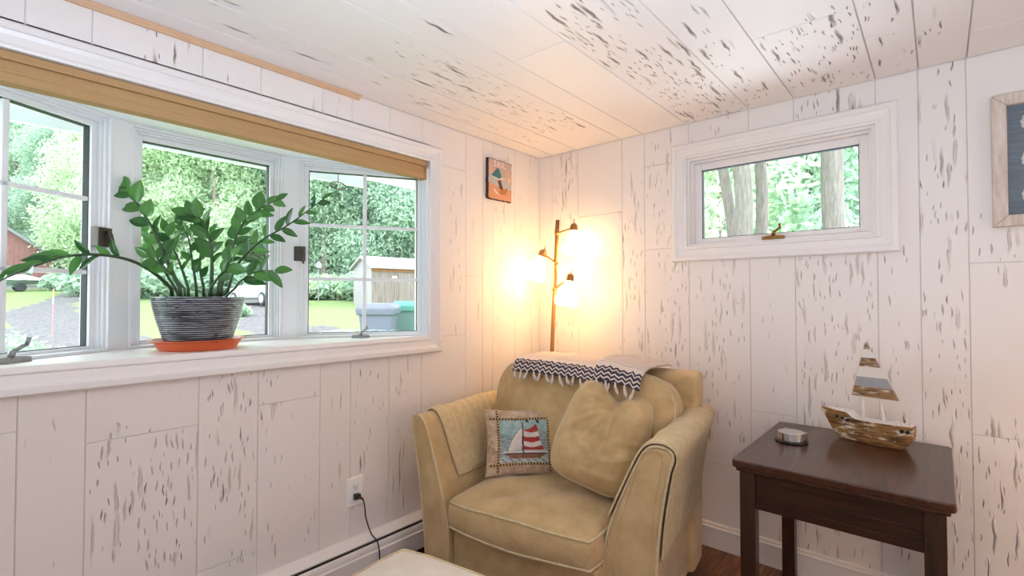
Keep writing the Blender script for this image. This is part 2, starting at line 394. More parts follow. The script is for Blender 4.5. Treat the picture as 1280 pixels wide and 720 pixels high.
def unit(A, B, muntins, lab):
    A = Vector(A); B = Vector(B); e = (B-A); L = e.length; e /= L; n = Vector((-e.y, e.x))
    mb = MB()
    rect_frame(mb, A, e, n, 0, L, ZS, ZH, .011, 0, .10); rect_frame(mb, A, e, n, .011, L-.011, ZS, ZH-.011, .009, .014, .10); rect_frame(mb, A, e, n, .02, L-.02, ZS, ZH-.02, .008, .026, .10, wb=.006)
    mb.build('window_frame', M['vinyl'], win1, bevel=.0015)
    sa = MB(); rect_frame(sa, A, e, n, .028, L-.028, ZS+.004, ZH-.028, .020, .040, .085, wb=.018)
    so = sa.build('sash', M['vinyl'], win1, bevel=.002)
    g = MB(); rect_frame(g, A, e, n, .048, L-.048, ZS+.022, ZH-.048, .0024, .052, .078); g.build('gasket', M['gasket'], so)
    p = MB(); s0, s1, z0, z1 = .048, L-.048, ZS+.022, ZH-.048
    bx = rect_frame(MB(), A, e, n, 0, 1, 0, 1, .01, .064, .068)
    pm = MB(); P = [(A.x+e.x*s+n.x*q, A.y+e.y*s+n.y*q, z) for (s, z, q) in ((s0, z0, .066), (s1, z0, .066), (s1, z1, .066), (s0, z1, .066))]
    pm.add(P, [(0, 1, 2, 3)]); pm.build('pane', M['glass'], so)
    if muntins:
        mm = MB()
        def bar(sa_, sb_, za, zb):
            P = [(A.x+e.x*s+n.x*q, A.y+e.y*s+n.y*q, z) for z in (za, zb) for (s, q) in ((sa_, .052), (sb_, .052), (sb_, .074), (sa_, .074))]
            mm.add(P, [(0,3,2,1),(4,5,6,7),(0,1,5,4),(1,2,6,5),(2,3,7,6),(3,0,4,7)])
        mid = (s0+s1)/2; bar(mid-.009, mid+.009, z0, z1)
        for k in (1, 2): z = z0+(z1-z0)*k/3; bar(s0, s1, z-.008, z+.008)
        mm.build('muntin', M['vinyl'], so, bevel=.002)
    return A, e, n, L
UL = unit(P0, P1, True, 'l'); unit(C1, C2, False, 'c'); UR = unit(P2, P3, True, 'r')

def crank(c, e, parent, mat, s=1.0, flip=1):
    c = Vector(c); e = Vector((e[0], e[1], 0)).normalized(); n = Vector((-e.y, e.x, 0))
    Mx = Matrix(((e.x, n.x, 0, c.x), (e.y, n.y, 0, c.y), (0, 0, 1, c.z), (0, 0, 0, 1)))
    b = MB().prism([(-.055*s, 0), (.055*s, 0), (.052*s, .016*s), (.02*s, .020*s), (-.02*s, .020*s), (-.052*s, .016*s)], lambda x, z, d: Mx @ Vector((x, d, z)), -.022*s, .012*s)
    o = b.build('crank_base', mat, parent, bevel=.002)
    h = MB().tube([Mx @ Vector((.0, -.012*s, .014*s)), Mx @ Vector((.002*flip, -.02*s, .034*s)), Mx @ Vector((.008*s*flip, -.024*s, .040*s))], [.010*s, .009*s, .008*s], 10)
    h.tube([Mx @ Vector((.0, -.022*s, .034*s)), Mx @ Vector((.028*s*flip, -.026*s, .052*s)), Mx @ Vector((.036*s*flip, -.026*s, .055*s))], [.007*s, .006*s, .006*s], 8)
    h.tube([Mx @ Vector((.035*s*flip, -.026*s, .053*s)), Mx @ Vector((.036*s*flip, -.034*s, .078*s))], [.006*s, .007*s], 8)
    h.build('crank_handle', mat, o, smooth=True)
    return o
def on_unit(U, s, d, z): A, e, n, L = U; return (A.x+e.x*s+n.x*d, A.y+e.y*s+n.y*d, z)
crank(on_unit(UL, .27, -.022, ZS), UL[1], win1, M['steel_crank'], 1.0, 1)
crank(on_unit(UR, .30, -.022, ZS), UR[1], win1, M['steel_crank'], .8, 1)
def sash_lock(U, s, z):
    A, e, n, L = U
    def T(x, y, d): return (A.x+e.x*(s+x)+n.x*d, A.y+e.y*(s+x)+n.y*d, z+y)
    o = MB().prism([(-.026, -.036), (.026, -.036), (.026, .036), (-.026, .036)], T, -.006, .03).build('sash_lock', M['bronze'], win1, bevel=.003)
    MB().tube([T(.004, .018, -.008), T(.004, .012, -.024), T(.012, -.02, -.026), T(.02, -.05, -.024)], [.007, .007, .006, .005], 8).build('lock_lever', M['bronze'], o, smooth=True)
sash_lock(UL, UL[3]-.030, 1.525); sash_lock(UR, .012, 1.515)

# small awning window in the right wall
win2 = bpy.data.objects.new('window_2', None); COL.objects.link(win2); struct(win2, 'small white awning window with brass crank')
mb = MB(); casing_loop(mb, WIN2, CAS, lambda u, v, p: (XW-p, u, v)); mb.build('window_casing', M['trim'], win2, recalc=True)
A = (XW, WIN2[1]); e = (0, -1); n = (1, 0); L = WIN2[1]-WIN2[0]
mb = MB(); rect_frame(mb, A, e, n, 0, L, WIN2[2], WIN2[3], .014, .0, .12); rect_frame(mb, A, e, n, .014, L-.014, WIN2[2]+.0, WIN2[3]-.014, .012, .022, .12)
mb.build('window_frame', M['trim'], win2, bevel=.0015)
mb = MB(); rect_frame(mb, A, e, n, .026, L-.026, WIN2[2]+.008, WIN2[3]-.026, .036, .045, .09); so = mb.build('sash', M['trim'], win2, bevel=.002)
mb = MB(); rect_frame(mb, A, e, n, .062, L-.062, WIN2[2]+.044, WIN2[3]-.062, .0035, .055, .08); mb.build('gasket', M['gasket'], so)
MB().add([(XW+.068, .262, 1.618), (XW+.068, .966, 1.618), (XW+.068, .966, 1.992), (XW+.068, .262, 1.992)], [(0, 1, 2, 3)]).build('pane', M['glass'], so)
MB().box((XW+.003, WIN2[0]+.014, WIN2[2]+.0), (XW+.048, WIN2[1]-.014, WIN2[2]+.012)).build('window_stool', M['trim'], win2, bevel=.002)
crank((XW+.012, .605, WIN2[2]+.010), (0, -1), win2, M['brass'], .92, 1)

# ---------------------------------------------------------------- baseboard heater on the left wall
ht = thing('baseboard_heater', 'long low cream baseboard heater along the wall under the bay window', 'heater', (0, YW, 0))
def hx(poly, name, x0, x1, mat): return MB().prism(poly, lambda a, b, d: (d, a, b), x0, x1).build(name, mat, ht, bevel=.0012)
H0, H1 = .20, 2.30
hx([(-.0005, .02), (-.006, .02), (-.006, .150), (-.052, .172), (-.058, .170), (-.060, .176), (-.010, .195), (-.0005, .195)], 'back_cover', H0, H1, M['trim'])
hx([(-.050, .155), (-.058, .160), (-.066, .150), (-.068, .128), (-.074, .124), (-.074, .040), (-.066, .034), (-.064, .040), (-.064, .120), (-.058, .128), (-.056, .148)], 'front_panel', H0, H1, M['trim'])
M['fin'] = plain('dark heater fins', (.03, .028, .026), .6)
fm = MB().box((H0+.02, -.056, .05), (H1-.02, -.010, .140)); fm.build('fin_core', M['fin'], ht)
hx([(-.0005, .0), (-.076, .0), (-.076, .165), (-.062, .180), (-.010, .197), (-.0005, .197)], 'end_cap', H0-.02, H0, M['trim'])
hx([(-.0005, .194), (-.010, .1965), (-.061, .1775), (-.0625, .169), (-.058, .168), (-.010, .186), (-.0005, .186)], 'joint_cover', .86, .92, M['trim'])

# outlet plate with the lamp's plug
ot = thing('wall_outlet', 'white wall outlet plate with a black plug in its lower socket', 'outlet', (1.240, YW, .402))
MB().box((-.042, -.007, -.066), (.042, .0005, .066)).build('cover_plate', plain('white outlet plastic', (.88, .88, .89), .3, var=.01), ot, bevel=.004)
m_ = plain('outlet insert', (.80, .80, .81), .3, var=.01); dk = plain('outlet slots', (.03, .03, .03), .5)
ins = MB().box((-.0165, -.0095, -.034), (.0165, -.006, .034)).build('receptacle', m_, ot, bevel=.001)
sm = MB()
for zc in (.018, -.018):
    sm.box((-.0075, -.0102, zc-.001), (-.0052, -.0090, zc+.008)); sm.box((.0052, -.0102, zc), (.0075, -.0090, zc+.007)); sm.prism([(.0025*math.cos(a*.785), zc-.007+.0028*math.sin(a*.785)) for a in range(8)], lambda x, z, d: (x, d, z), -.0102, -.009)
sm.build('slots', dk, ins)
M['cord'] = plain('black cord rubber', (.012, .012, .012), .45)
pc = thing('power_cord', 'black plug and power cord hanging from the wall outlet over the heater', 'cord', (1.240, YW, .384))
pl = MB().prism([(-.014, -.011), (.014, -.011), (.014, .011), (-.010, .013), (-.014, .008)], lambda x, z, d: (x, d, z), -.034, -.0106); pl.tube([(0, -.030, -.002), (.012, -.040, -.006), (.018, -.046, -.016)], [.009, .006, .0045], 8)
pl.build('plug', M['cord'], pc, bevel=.003)
def spline(P, n=8):
    P = [Vector(p) for p in P]; out = []
    for i in range(len(P)-1):
        a, b, c, d = P[max(i-1, 0)], P[i], P[i+1], P[min(i+2, len(P)-1)]
        for k in range(n):
            q = k/n; out.append(.5*((2*b)+(c-a)*q+(2*a-5*b+4*c-d)*q*q+(-a+3*b-3*c+d)*q**3))
    out.append(P[-1]); return out
MB().tube(spline([(.016, -.044, -.010), (.022, -.050, -.045), (.028, -.052, -.10), (.045, -.068, -.17), (.064, -.086, -.205), (.074, -.090, -.25), (.080, -.088, -.31), (.086, -.092, -.355), (.12, -.13, -.3806), (.25, -.16, -.3806), (.60, -.12, -.3806)]), .0032, 8).build('cable', M['cord'], pc, smooth=True)

# ---------------------------------------------------------------- roller shade across the top of the bay window
rs = thing('roller_shade', 'tan woven roller shade pulled up under the top casing of the bay window', 'window shade', (.765, YW, 2.026))
t = NT('tan woven shade'); o_ = t.obj(); wv = t.noise(t.map(o_, (4, 300, 300)), 1, 3); w2 = t.noise(t.map(o_, (500, 30, 30)), 1, 2)
k = t.math('MULTIPLY_ADD', wv, .6, t.math('MULTIPLY', w2, .4))
M['shade'] = t.pbr(t.mix(k, (.34, .20, .085), (.56, .36, .18)), .7, 0, t.bump(k, .0006), .2)
M['shade_end'] = plain('shade end trim', (.45, .26, .08), .6)
HW = .885
def sh(poly, name, x0=-HW, x1=HW, m='shade'): return MB().prism(poly, lambda a, b, d: (d, a, b), x0, x1).build(name, M[m], rs, bevel=.002)
sh([(.002, -.026), (.002, .0), (.050, .0), (.050, -.026)], 'headrail')
sh([(.008, -.064), (.012, -.026), (.048, -.026), (.044, -.064)], 'rolled_fabric')
sh([(.001, -.094), (.003, -.064), (.046, -.064), (.044, -.096)], 'hem_fold')
for s in (-1, 1): sh([(.0, -.097), (.0, .0005), (.052, .0005), (.052, -.097)], 'end_trim', s*HW-.0035+s*.0035, s*HW+.0035+s*.0035, 'shade_end')

# ---------------------------------------------------------------- armchair
CH = Vector((1.50, 1.23, 0)); CA = R(9-90)
ch = thing('armchair', 'big khaki microfibre armchair with flared arms in the corner', 'armchair', CH, CA)
def cw(p): return CH+Matrix.Rotation(CA, 3, 'Z') @ Vector(p)

def prof_spline(P, n=5): return [(p.x, p.y) for p in spline([(a, b, 0) for a, b in P], n)]
ARM_L = [(-.505, .05), (-.525, .30), (-.560, .55), (-.586, .69), (-.592, .735), (-.580, .764), (-.555, .766), (-.527, .742), (-.498, .68), (-.455, .55), (-.415, .42), (-.392, .34), (-.385, .28), (-.383, .05)]
ARM_R = [(.462, .05), (.480, .30), (.498, .50), (.526, .67), (.543, .728), (.535, .758), (.500, .770), (.458, .760), (.425, .715), (.372, .60), (.322, .48), (.292, .37), (.283, .28), (.281, .05)]
def arm_rear(z): return .80+.14*z/.77
def arm_obj(prof, y0, name, sgn):
    pr = prof_spline(prof, 5); c = (sum(p[0] for p in pr)/len(pr), sum(p[1] for p in pr)/len(pr)); mb = MB(); n = len(pr)
    ys = [0, .006, .02]+[.06+.94*k/12 for k in range(13)]; ins = [.012, .004, 0]+[0]*11+[.004, .012]
    for q, f in enumerate(ys):
        for (x, z) in pr:
            y = y0+(arm_rear(z)-y0)*(f if q > 2 else f) if q > 2 else y0+f
            dx, dz = x-c[0], z-c[1]; l = math.hypot(dx, dz); s = 1-ins[min(q, len(ins)-1)]/max(l, .05)
            w = .0045*noise.noise(Vector((x*6+sgn*3, y*5, z*6)))
            mb.v.append((c[0]+dx*s+w, y, max(.03, c[1]+dz*s+w*.6)))
    L = len(ys)
    for i in range(L-1):
        for k in range(n): mb.f.append((i*n+k, i*n+(k+1) % n, (i+1)*n+(k+1) % n, (i+1)*n+k)); mb.m.append(0)
    mb.f += [tuple(range(n))[::-1], tuple(range((L-1)*n, L*n))]; mb.m += [0, 0]
    o = mb.build(name, M['khaki'], ch, smooth=True, recalc=True)
    es = o.modifiers.new('es', 'EDGE_SPLIT'); es.split_angle = R(50)
    pp = [(x, y0+.004, max(.05, z)) for x, z in pr]; MB().tube(pp, .0055, 8).build('piping', M['welt'], o, smooth=True)
    inn = [(c[0]+(x-c[0])*.70, y0+.0005, max(.05, c[1]+(z-c[1])*.94)) for x, z in pr]
    MB().tube(inn, .0030, 6).build('piping', M['khaki'], o, smooth=True)
    return o
arm_obj(ARM_L, -.02, 'arm', -1); arm_obj(ARM_R, .075, 'arm', 1)
# seat platform and front apron
mb = MB(); mb.box((-.384, .012, .05), (.283, .82, .298)); mb.build('seat_base', M['khaki'], ch, bevel=.012, seg=3)
M['foot'] = plain('dark wood foot', (.03, .016, .009), .4)
for (x, y) in ((-.46, .05), (.42, .14), (-.46, .72), (.42, .74)):
    MB().lathe([(.022, 0), (.026, .03), (.030, .056)], 16, lambda a, b, c, x=x, y=y: (x+a, y+b, c)).build('foot', M['foot'], ch, smooth=None)
# back frame
bp = [(.60, .29), (.735, .925), (.865, .945), (.80, .06), (.62, .06)]
mb = MB(); N_ = 14
mb.prism(bp, lambda a, b, d: (d, a, b), -.470, .500); mb.build('back_frame', M['khaki'], ch, bevel=.028, seg=4)

def pad(hw, hd, ht, crown, T, sag=0, n=28, corner=.30, wr=.004, fr=7, seed=0, cpow=2.4, slump=None):
    """box cushion: two crowned faces, a soft side band, returns mesh builder and the two welt outlines"""
    mb = MB(); outl = []
    def shape(a, b):
        x = a*math.sqrt(1-corner*b*b*b*b/2); y = b*math.sqrt(1-corner*a*a*a*a/2)
        return x, y
    idx = {}
    for sgn in (1, -1):
        base = len(mb.v); idx[sgn] = base
        for j in range(n+1):
            for i in range(n+1):
                a = -math.cos(math.pi*i/n)*.35+(2*i/n-1)*.65; b = -math.cos(math.pi*j/n)*.35+(2*j/n-1)*.65
                x, y = shape(a, b)
                k = (max(0, 1-abs(a)**cpow)*max(0, 1-abs(b)**cpow))**.55
                w = wr*noise.noise(Vector((x*hw*fr+seed, y*hd*fr, sgn*3+seed)))*(.3+k)+wr*.5*noise.noise(Vector((x*hw*fr*3+seed, y*hd*fr*2, sgn)))*k
                z = sgn*(ht+crown*k)+w
                q = (x*hw, y*hd, z)
                if slump: q = slump(*q)
                mb.v.append(tuple(T(*q)))
        for j in range(n):
            for i in range(n):
                k = base+j*(n+1)+i; f = (k, k+1, k+n+2, k+n+1); mb.f.append(f if sgn > 0 else f[::-1]); mb.m.append(0)
    loop = [(i, 0) for i in range(n)]+[(n, j) for j in range(n)]+[(i, n) for i in range(n, 0, -1)]+[(0, j) for j in range(n, 0, -1)]
    lt = [idx[1]+j*(n+1)+i for i, j in loop]; lb = [idx[-1]+j*(n+1)+i for i, j in loop]
    bulge = len(mb.v); NL = len(loop)
    ctr = Vector(T(0, 0, 0))
    for f in (.25, .5, .75):
        for p, q in zip(lt, lb):
            v = Vector(mb.v[p]).lerp(Vector(mb.v[q]), f); d = (v-ctr); nz = Vector(mb.v[p])-Vector(mb.v[q]); nz.normalize(); d -= nz*d.dot(nz); d.normalize()
            mb.v.append(tuple(v+d*(.010*math.sin(math.pi*f)+.005*noise.noise(v*14))))
    rings = [lt]+[[bulge+r*NL+k for k in range(NL)] for r in range(3)]+[lb]
    for r in range(4):
        for k in range(NL): mb.f.append((rings[r][k], rings[r+1][k], rings[r+1][(k+1) % NL], rings[r][(k+1) % NL])); mb.m.append(0)
    return mb, [mb.v[i] for i in lt], [mb.v[i] for i in lb]
def pad_obj(name, mb, w1, w2, parent, mat=None, r=.0055):
    o = mb.build(name, mat or M['khaki'], parent, smooth=True, recalc=True)
    es = o.modifiers.new('es', 'EDGE_SPLIT'); es.split_angle = R(60)
    for w in (w1, w2):
        if w: MB().tube(w, r, 8, closed=True).build('piping', M['welt'], o, smooth=True)
    return o
# seat cushion
mb, a_, b_ = pad(.338, .305, .052, .060, lambda x, y, z: (-.050+x, .268+y, .366+z), corner=.20, wr=.016, fr=6, seed=2, slump=lambda x, y, z: (x, y, z-(.012*math.exp(-((x+.02)/.2)**2)*(1 if z < 0 else -0.4) if y < -.2 else 0)))
pad_obj('seat_cushion', mb, a_, b_, ch)
# back cushion
tilt = R(13)
def TB(x, y, z): return (-.015+x, .560-z*math.cos(tilt)+y*math.sin(tilt), .705+y*math.cos(tilt)+z*math.sin(tilt))
mb, a_, b_ = pad(.462, .262, .070, .085, TB, corner=.50, wr=.018, fr=6, seed=9, slump=lambda x, y, z: (x, y-.035*max(0, x/.46)**2*max(0, y/.26)-.012*max(0, y)*math.sin(x*9), z))
pad_obj('back_cushion', mb, a_, b_, ch, r=.006)

# ---------------------------------------------------------------- covers over the arms
def arm_cover(name, label, prof, z_out, z_in, y0, y1, slant, seed, off=.010, sg=1):
    pr = prof_spline(prof, 10)
    top = max(range(len(pr)), key=lambda i: pr[i][1])
    path = [p for i, p in enumerate(pr) if (i <= top and p[1] > z_out) or (i > top and p[1] > z_in)]
    th = thing(name, label, 'arm cover', CH, CA)
    P = [Vector((x, 0, z)) for x, z in path]; ln = [0]
    for i in range(1, len(P)): ln.append(ln[-1]+(P[i]-P[i-1]).length)
    def fn(u, v):
        s = u*ln[-1]; i = max(k for k in range(len(ln)) if ln[k] <= s+1e-9); i = min(i, len(P)-2); f = (s-ln[i])/max(1e-6, ln[i+1]-ln[i])
        p = P[i].lerp(P[i+1], min(1, f)); tg = (P[i+1]-P[i]).normalized(); nm = Vector((-tg.z, 0, tg.x))*sg
        y = y0+(y1-y0)*v+slant*(u-.5)+.010*noise.noise(Vector((u*3, v*2, seed)))
        w = .008*max(-.6, noise.noise(Vector((u*3+seed, v*14+u*1.5, seed))))+.006*max(-.5, noise.noise(Vector((u*5, v*30, seed+4))))
        edge = min(1, min(u, 1-u, v, 1-v)/.04)
        return p+nm*(off+w*edge)+Vector((0, y, 0))
    nu, nv = 48, 64
    mb = MB().grid(fn, nu, nv)
    o = mb.build('cover_cloth', M['cover'], th, smooth=True, solid=.005)
    rim = [fn(i/nu, 0) for i in range(nu+1)]+[fn(1, j/nv) for j in range(1, nv+1)]+[fn(1-i/nu, 1) for i in range(1, nu+1)]+[fn(0, 1-j/nv) for j in range(1, nv)]
    MB().tube(rim, .0042, 6, closed=True).build('hem', M['welt'], o, smooth=True)
    return th
arm_cover('arm_cover', 'golden khaki cloth draped over the arm of the armchair nearest the bay window', ARM_L, .52, .475, .085, .60, .05, 1.3)
arm_cover('arm_cover', 'wrinkled khaki cloth draped over the arm of the armchair nearest the side table', ARM_R, .36, .47, .085, .74, -.03, 7.7, off=.014, sg=-1)

# ---------------------------------------------------------------- cushions
def pillow_mesh(hw, hh, th, place, n=40, pinch=.07, corner=0, wr=.004, seed=0, mfn=None, warp=None, fr=9):
    def pt(a, b, sgn, off=0.0):
        x = a*hw*(1-pinch*(1-b*b)); y = b*hh*(1-pinch*(1-a*a))
        x *= math.sqrt(1-corner*b**4/2); y *= math.sqrt(1-corner*a**4/2)
        k = (max(0, 1-abs(a)**2.6)*max(0, 1-abs(b)**2.6))**.5
        w = wr*noise.noise(Vector((a*hw*fr*3+seed, b*hh*fr*3, sgn+seed)))*(.35+k)+wr*.7*noise.noise(Vector((a*hw*fr*7+seed, b*hh*fr*5, sgn)))*k
        z = sgn*(th*k+.006)+w*sgn+off*sgn
        if warp: x, y, z = warp(x, y, z, a, b, sgn)
        return place(x, y, z)
    mb = MB()
    for sgn in (1, -1):
        base = len(mb.v)
        for j in range(n+1):
            for i in range(n+1): mb.v.append(tuple(pt(2*i/n-1, 2*j/n-1, sgn)))
        for j in range(n):
            for i in range(n):
                k = base+j*(n+1)+i; f = (k, k+1, k+n+2, k+n+1); mb.f.append(f if sgn > 0 else f[::-1])
                mb.m.append(mfn(2*(i+.5)/n-1, 2*(j+.5)/n-1) if (mfn and sgn > 0) else 0)
    loop = [(i, 0) for i in range(n)]+[(n, j) for j in range(n)]+[(i, n) for i in range(n, 0, -1)]+[(0, j) for j in range(n, 0, -1)]
    m2 = (n+1)*(n+1); NL = len(loop); lt = [j*(n+1)+i for i, j in loop]; lb = [m2+q for q in lt]
    for k in range(NL): mb.f.append((lt[k], lb[k], lb[(k+1) % NL], lt[(k+1) % NL])); mb.m.append(0)
    rim = [tuple((Vector(mb.v[p])+Vector(mb.v[q]))/2) for p, q in zip(lt, lb)]
    return mb, pt, rim
def basis(e1, e2):
    e1 = Vector(e1).normalized(); e2 = Vector(e2); e2 = (e2-e1*e2.dot(e1)).normalized(); return e1, e2, e1.cross(e2)

# khaki scatter cushion, top edge punched in
roll = R(-19); c0 = cw((.178, .345, .700)); Rz = Matrix.Rotation(CA, 3, 'Z')
ea = Rz @ Vector((.93, .30, 0)); eb = Rz @ Vector((-.10, .40, .92)); ea, eb, en = basis(ea, eb)
e1 = ea*math.cos(roll)+eb*math.sin(roll); e2 = -ea*math.sin(roll)+eb*math.cos(roll); e3 = e1.cross(e2)
kc = thing('throw_cushion', 'plain khaki cushion with a dented top edge leaning beside the boat cushion on the armchair', 'cushion', c0)
def warp(x, y, z, a, b, s):  # noqa
    g = math.exp(-((a-.02)/.40)**2)*max(0, (b+.25)/1.25)**1.6
    fold = .012*math.sin(a*16+b*3)*max(0, b)**1.5*math.exp(-(a/.6)**2)
    if s > 0:
        for (ax, ay, bx, by, wd, am) in FOLDS:
            l2 = (bx-ax)**2+(by-ay)**2; q = max(0, min(1, ((a-ax)*(bx-ax)+(b-ay)*(by-ay))/l2)); dd = math.hypot(a-ax-q*(bx-ax), b-ay-q*(by-ay))
            fold += am*math.exp(-(dd/wd)**2)*(1-.6*q)
    return x*(1-.06*max(0, b)), y-.062*g, z*(1-.35*g)+fold*(1 if s > 0 else 0)
FOLDS = [(.02, .72, -.55, .30, .06, .014), (.05, .66, -.30, -.20, .07, .012), (.10, .70, .50, .25, .07, .013), (.0, .80, -.62, .62, .05, .012), (.12, .60, .16, -.30, .06, .010), (.75, -.30, .05, -.55, .08, .012), (.85, .05, .30, -.10, .06, .010), (-.10, .50, -.72, -.10, .06, .009), (.6, -.75, -.2, -.8, .07, .010), (.8, .55, .45, .55, .09, .010)]
mb, pt, rim = pillow_mesh(.188, .225, .095, lambda x, y, z: e1*x+e2*y+e3*z, 72, .02, .55, .009, 3, warp=warp, fr=4)
o = mb.build('cushion_cover', M['khaki'], kc, smooth=True); MB().tube(rim, .006, 8, closed=True).build('piping', M['welt'], o, smooth=True)

# tapestry cushion with a sailing boat
M['tap_border'] = fabric('tan tapestry border', (.42, .27, .16), (.66, .50, .38), sc=26, weave=700, wb=.001)
M['tap_sea'] = fabric('grey green tapestry sea', (.20, .30, .31), (.46, .53, .52), sc=45, weave=700, wb=.001, stretch=(1, 1, 3))
M['tap_white'] = fabric('cream tapestry thread', (.62, .53, .48), (.74, .66, .60), sc=40)
M['tap_red'] = fabric('red tapestry thread', (.34, .035, .03), (.42, .06, .045), sc=40)
M['tap_hull'] = fabric('brown tapestry thread', (.20, .085, .045), (.32, .15, .09), sc=40)
M['tap_dark'] = plain('dark tapestry thread', (.045, .05, .065), .9)
M['tap_sky'] = fabric('pale grey tapestry sky', (.26, .40, .38), (.44, .52, .52), sc=40)
M['braid_tan'] = plain('tan braid', (.50, .33, .13), .8, var=.3); M['braid_dark'] = plain('dark braid', (.08, .04, .02), .8)
def inpoly(x, y, P):
    c = False; j = len(P)-1
    for i in range(len(P)):
        if (P[i][1] > y) != (P[j][1] > y) and x < (P[j][0]-P[i][0])*(y-P[i][1])/(P[j][1]-P[i][1])+P[i][0]: c = not c
        j = i
    return c
def near(x, y, P, w):
    for (a, b), (c, d) in zip(P[:-1], P[1:]):
        l2 = (c-a)**2+(d-b)**2; k = max(0, min(1, ((x-a)*(c-a)+(y-b)*(d-b))/l2))
        if math.hypot(x-a-k*(c-a), y-b-k*(d-b)) < w: return True
    return False
jib = [(-.44, -.30), (-.34, .0), (-.20, .25), (-.04, .44), (-.03, .40), (-.07, -.27)]
main = [(.0, .33), (.20, .40), (.36, .52), (.42, .30), (.44, .05), (.56, -.28), (.0, -.27)]
def sail_pic(a, b):
    if abs(a) > .66 or abs(b) > .66: return 0
    if inpoly(a, b, main):
        q = (b+.27)+.05*math.sin(a*7)
        return 3 if (q < .12 or .27 < q < .42 or .58 < q) else 2
    if inpoly(a, b, jib): return 2
    if near(a, b, [(-.02, -.36), (-.02, .56)], .018) or near(a, b, jib, .016): return 5
    if near(a, b, [(-.55, -.335), (.68, -.335)], .035): return 2
    if near(a, b, [(-.52, -.385), (.60, -.385)], .016): return 5
    if inpoly(a, b, [(-.50, -.39), (.58, -.39), (.44, -.52), (-.36, -.52)]): return 4
    if b < -.50+.04*math.sin(a*30): return 2 if math.sin(a*30+b*40) > .3 else 1
    if b > .60-.05*math.sin(a*4): return 5 if math.sin(a*22+b*9) > .7 else 6
    return 6 if b > .25+.1*math.sin(a*5) else 1
a0 = cw((-.230, .350, .608)); ea = Rz @ Vector((.80, .60, 0)); eb = Rz @ Vector((-.20, .28, .94)); s1, s2, s3 = basis(ea, eb)
rr = R(0); s1, s2 = s1*math.cos(rr)+s2*math.sin(rr), -s1*math.sin(rr)+s2*math.cos(rr)
sp = thing('throw_cushion', 'small tapestry cushion with a red and white sailing boat and rope border', 'cushion', a0)
mb, pt, rim = pillow_mesh(.182, .156, .055, lambda x, y, z: s1*x+s2*y+s3*z, 110, .07, 0, .006, 8, mfn=sail_pic)
o = mb.build('cushion_cover', [M['tap_border'], M['tap_sea'], M['tap_white'], M['tap_red'], M['tap_hull'], M['tap_dark'], M['tap_sky']], sp, smooth=True)
bd = MB()
for k in (-.69, .69):
    bd.tube([pt(k, -.93+1.86*i/46, 1, .0015) for i in range(47)], .0052, 8, alt=1); bd.tube([pt(-.93+1.86*i/46, k, 1, .0015) for i in range(47)], .0052, 8, alt=1)
bd.build('rope_border', [M['braid_tan'], M['braid_dark']], o, smooth=True)
MB().box((-.03, -.001, -.0005), (.03, .001, .0005)).build('care_tag', M['tap_white'], sp).location = s1*-.07+s2*-.142+s3*.012

# ---------------------------------------------------------------- woven blanket over the top of the back
t = NT('cream woven blanket'); uv = t.uv(); s_ = t.n('ShaderNodeSeparateXYZ'); t.l(uv, s_.inputs[0]); U_, V_ = s_.outputs[0], s_.outputs[1]
zig = t.math('MULTIPLY', t.math('ABSOLUTE', t.math('SUBTRACT', t.math('FRACT', t.math('DIVIDE', U_, .034)), .5)), .026)
def zline(v0, w): return t.math('LESS_THAN', t.math('ABSOLUTE', t.math('SUBTRACT', t.math('SUBTRACT', V_, zig), v0)), w)
navy = t.math('LESS_THAN', t.math('SUBTRACT', V_, zig), .062)
lines = t.math('MAXIMUM', zline(.008, .0035), t.math('MAXIMUM', zline(.026, .0035), zline(.047, .003)))
stripe = t.math('LESS_THAN', t.math('FRACT', t.math('DIVIDE', V_, .021)), .22)
st2 = t.math('MULTIPLY', stripe, t.math('GREATER_THAN', V_, .088))
wv = t.noise(t.map(uv, (300, 900, 1)), 1, 2)
cream = t.mix(wv, (.62, .50, .43), (.80, .70, .62)); c1 = t.mix(st2, cream, (.36, .24, .23))
c2 = t.mix(t.math('MULTIPLY', navy, t.math('SUBTRACT', 1.0, lines)), c1, (.06, .045, .062))
M['blanket'] = t.pbr(c2, .9, 0, t.bump(wv, .0012), .1, Sheen_Weight=.2)
M['tassel'] = fabric('cream tassel yarn', (.60, .50, .44), (.76, .66, .60), sc=60)
bt = thing('throw_blanket', 'cream and navy zigzag woven blanket with tassels over the back of the armchair', 'blanket', CH, CA)
def blanket_surface(path, x0, x1, drop, seed, skew=0.0):
    P = spline(path, 6); ln = [0]
    for i in range(1, len(P)): ln.append(ln[-1]+(P[i]-P[i-1]).length)
    def fn(u, v):
        s = v*ln[-1]; i = min(max(k for k in range(len(ln)) if ln[k] <= s+1e-9), len(P)-2); f = (s-ln[i])/max(1e-6, ln[i+1]-ln[i])
        p = P[i].lerp(P[i+1], min(1, f)); x = x0+(x1-x0)*u+skew*v
        w = .006*noise.noise(Vector((u*6+seed, v*3, seed)))+.004*noise.noise(Vector((u*18, v*6, seed)))
        return Vector((x, p.y+w, p.z+w-drop*u*u))
    return fn, ln[-1]
bpath = [(0, .432, .928), (0, .440, .955), (0, .465, .980), (0, .53, .993), (0, .66, .994), (0, .78, .988), (0, .86, .978), (0, .893, .945), (0, .897, .88)]
def cloth(path, x0, x1, drop, seed, name, parent, skew=0, nu=70, nv=44):
    fn, L = blanket_surface(path, x0, x1, drop, seed, skew)
    uvs = [((x1-x0)*i/nu, L*j/nv) for j in range(nv+1) for i in range(nu+1)]
    o = MB().grid(fn, nu, nv).build(name, M['blanket'], parent, smooth=True, solid=.009, uvs=uvs)
    return o, fn
o, fn = cloth(bpath, -.335, .20, .018, 2, 'blanket_cloth', bt)
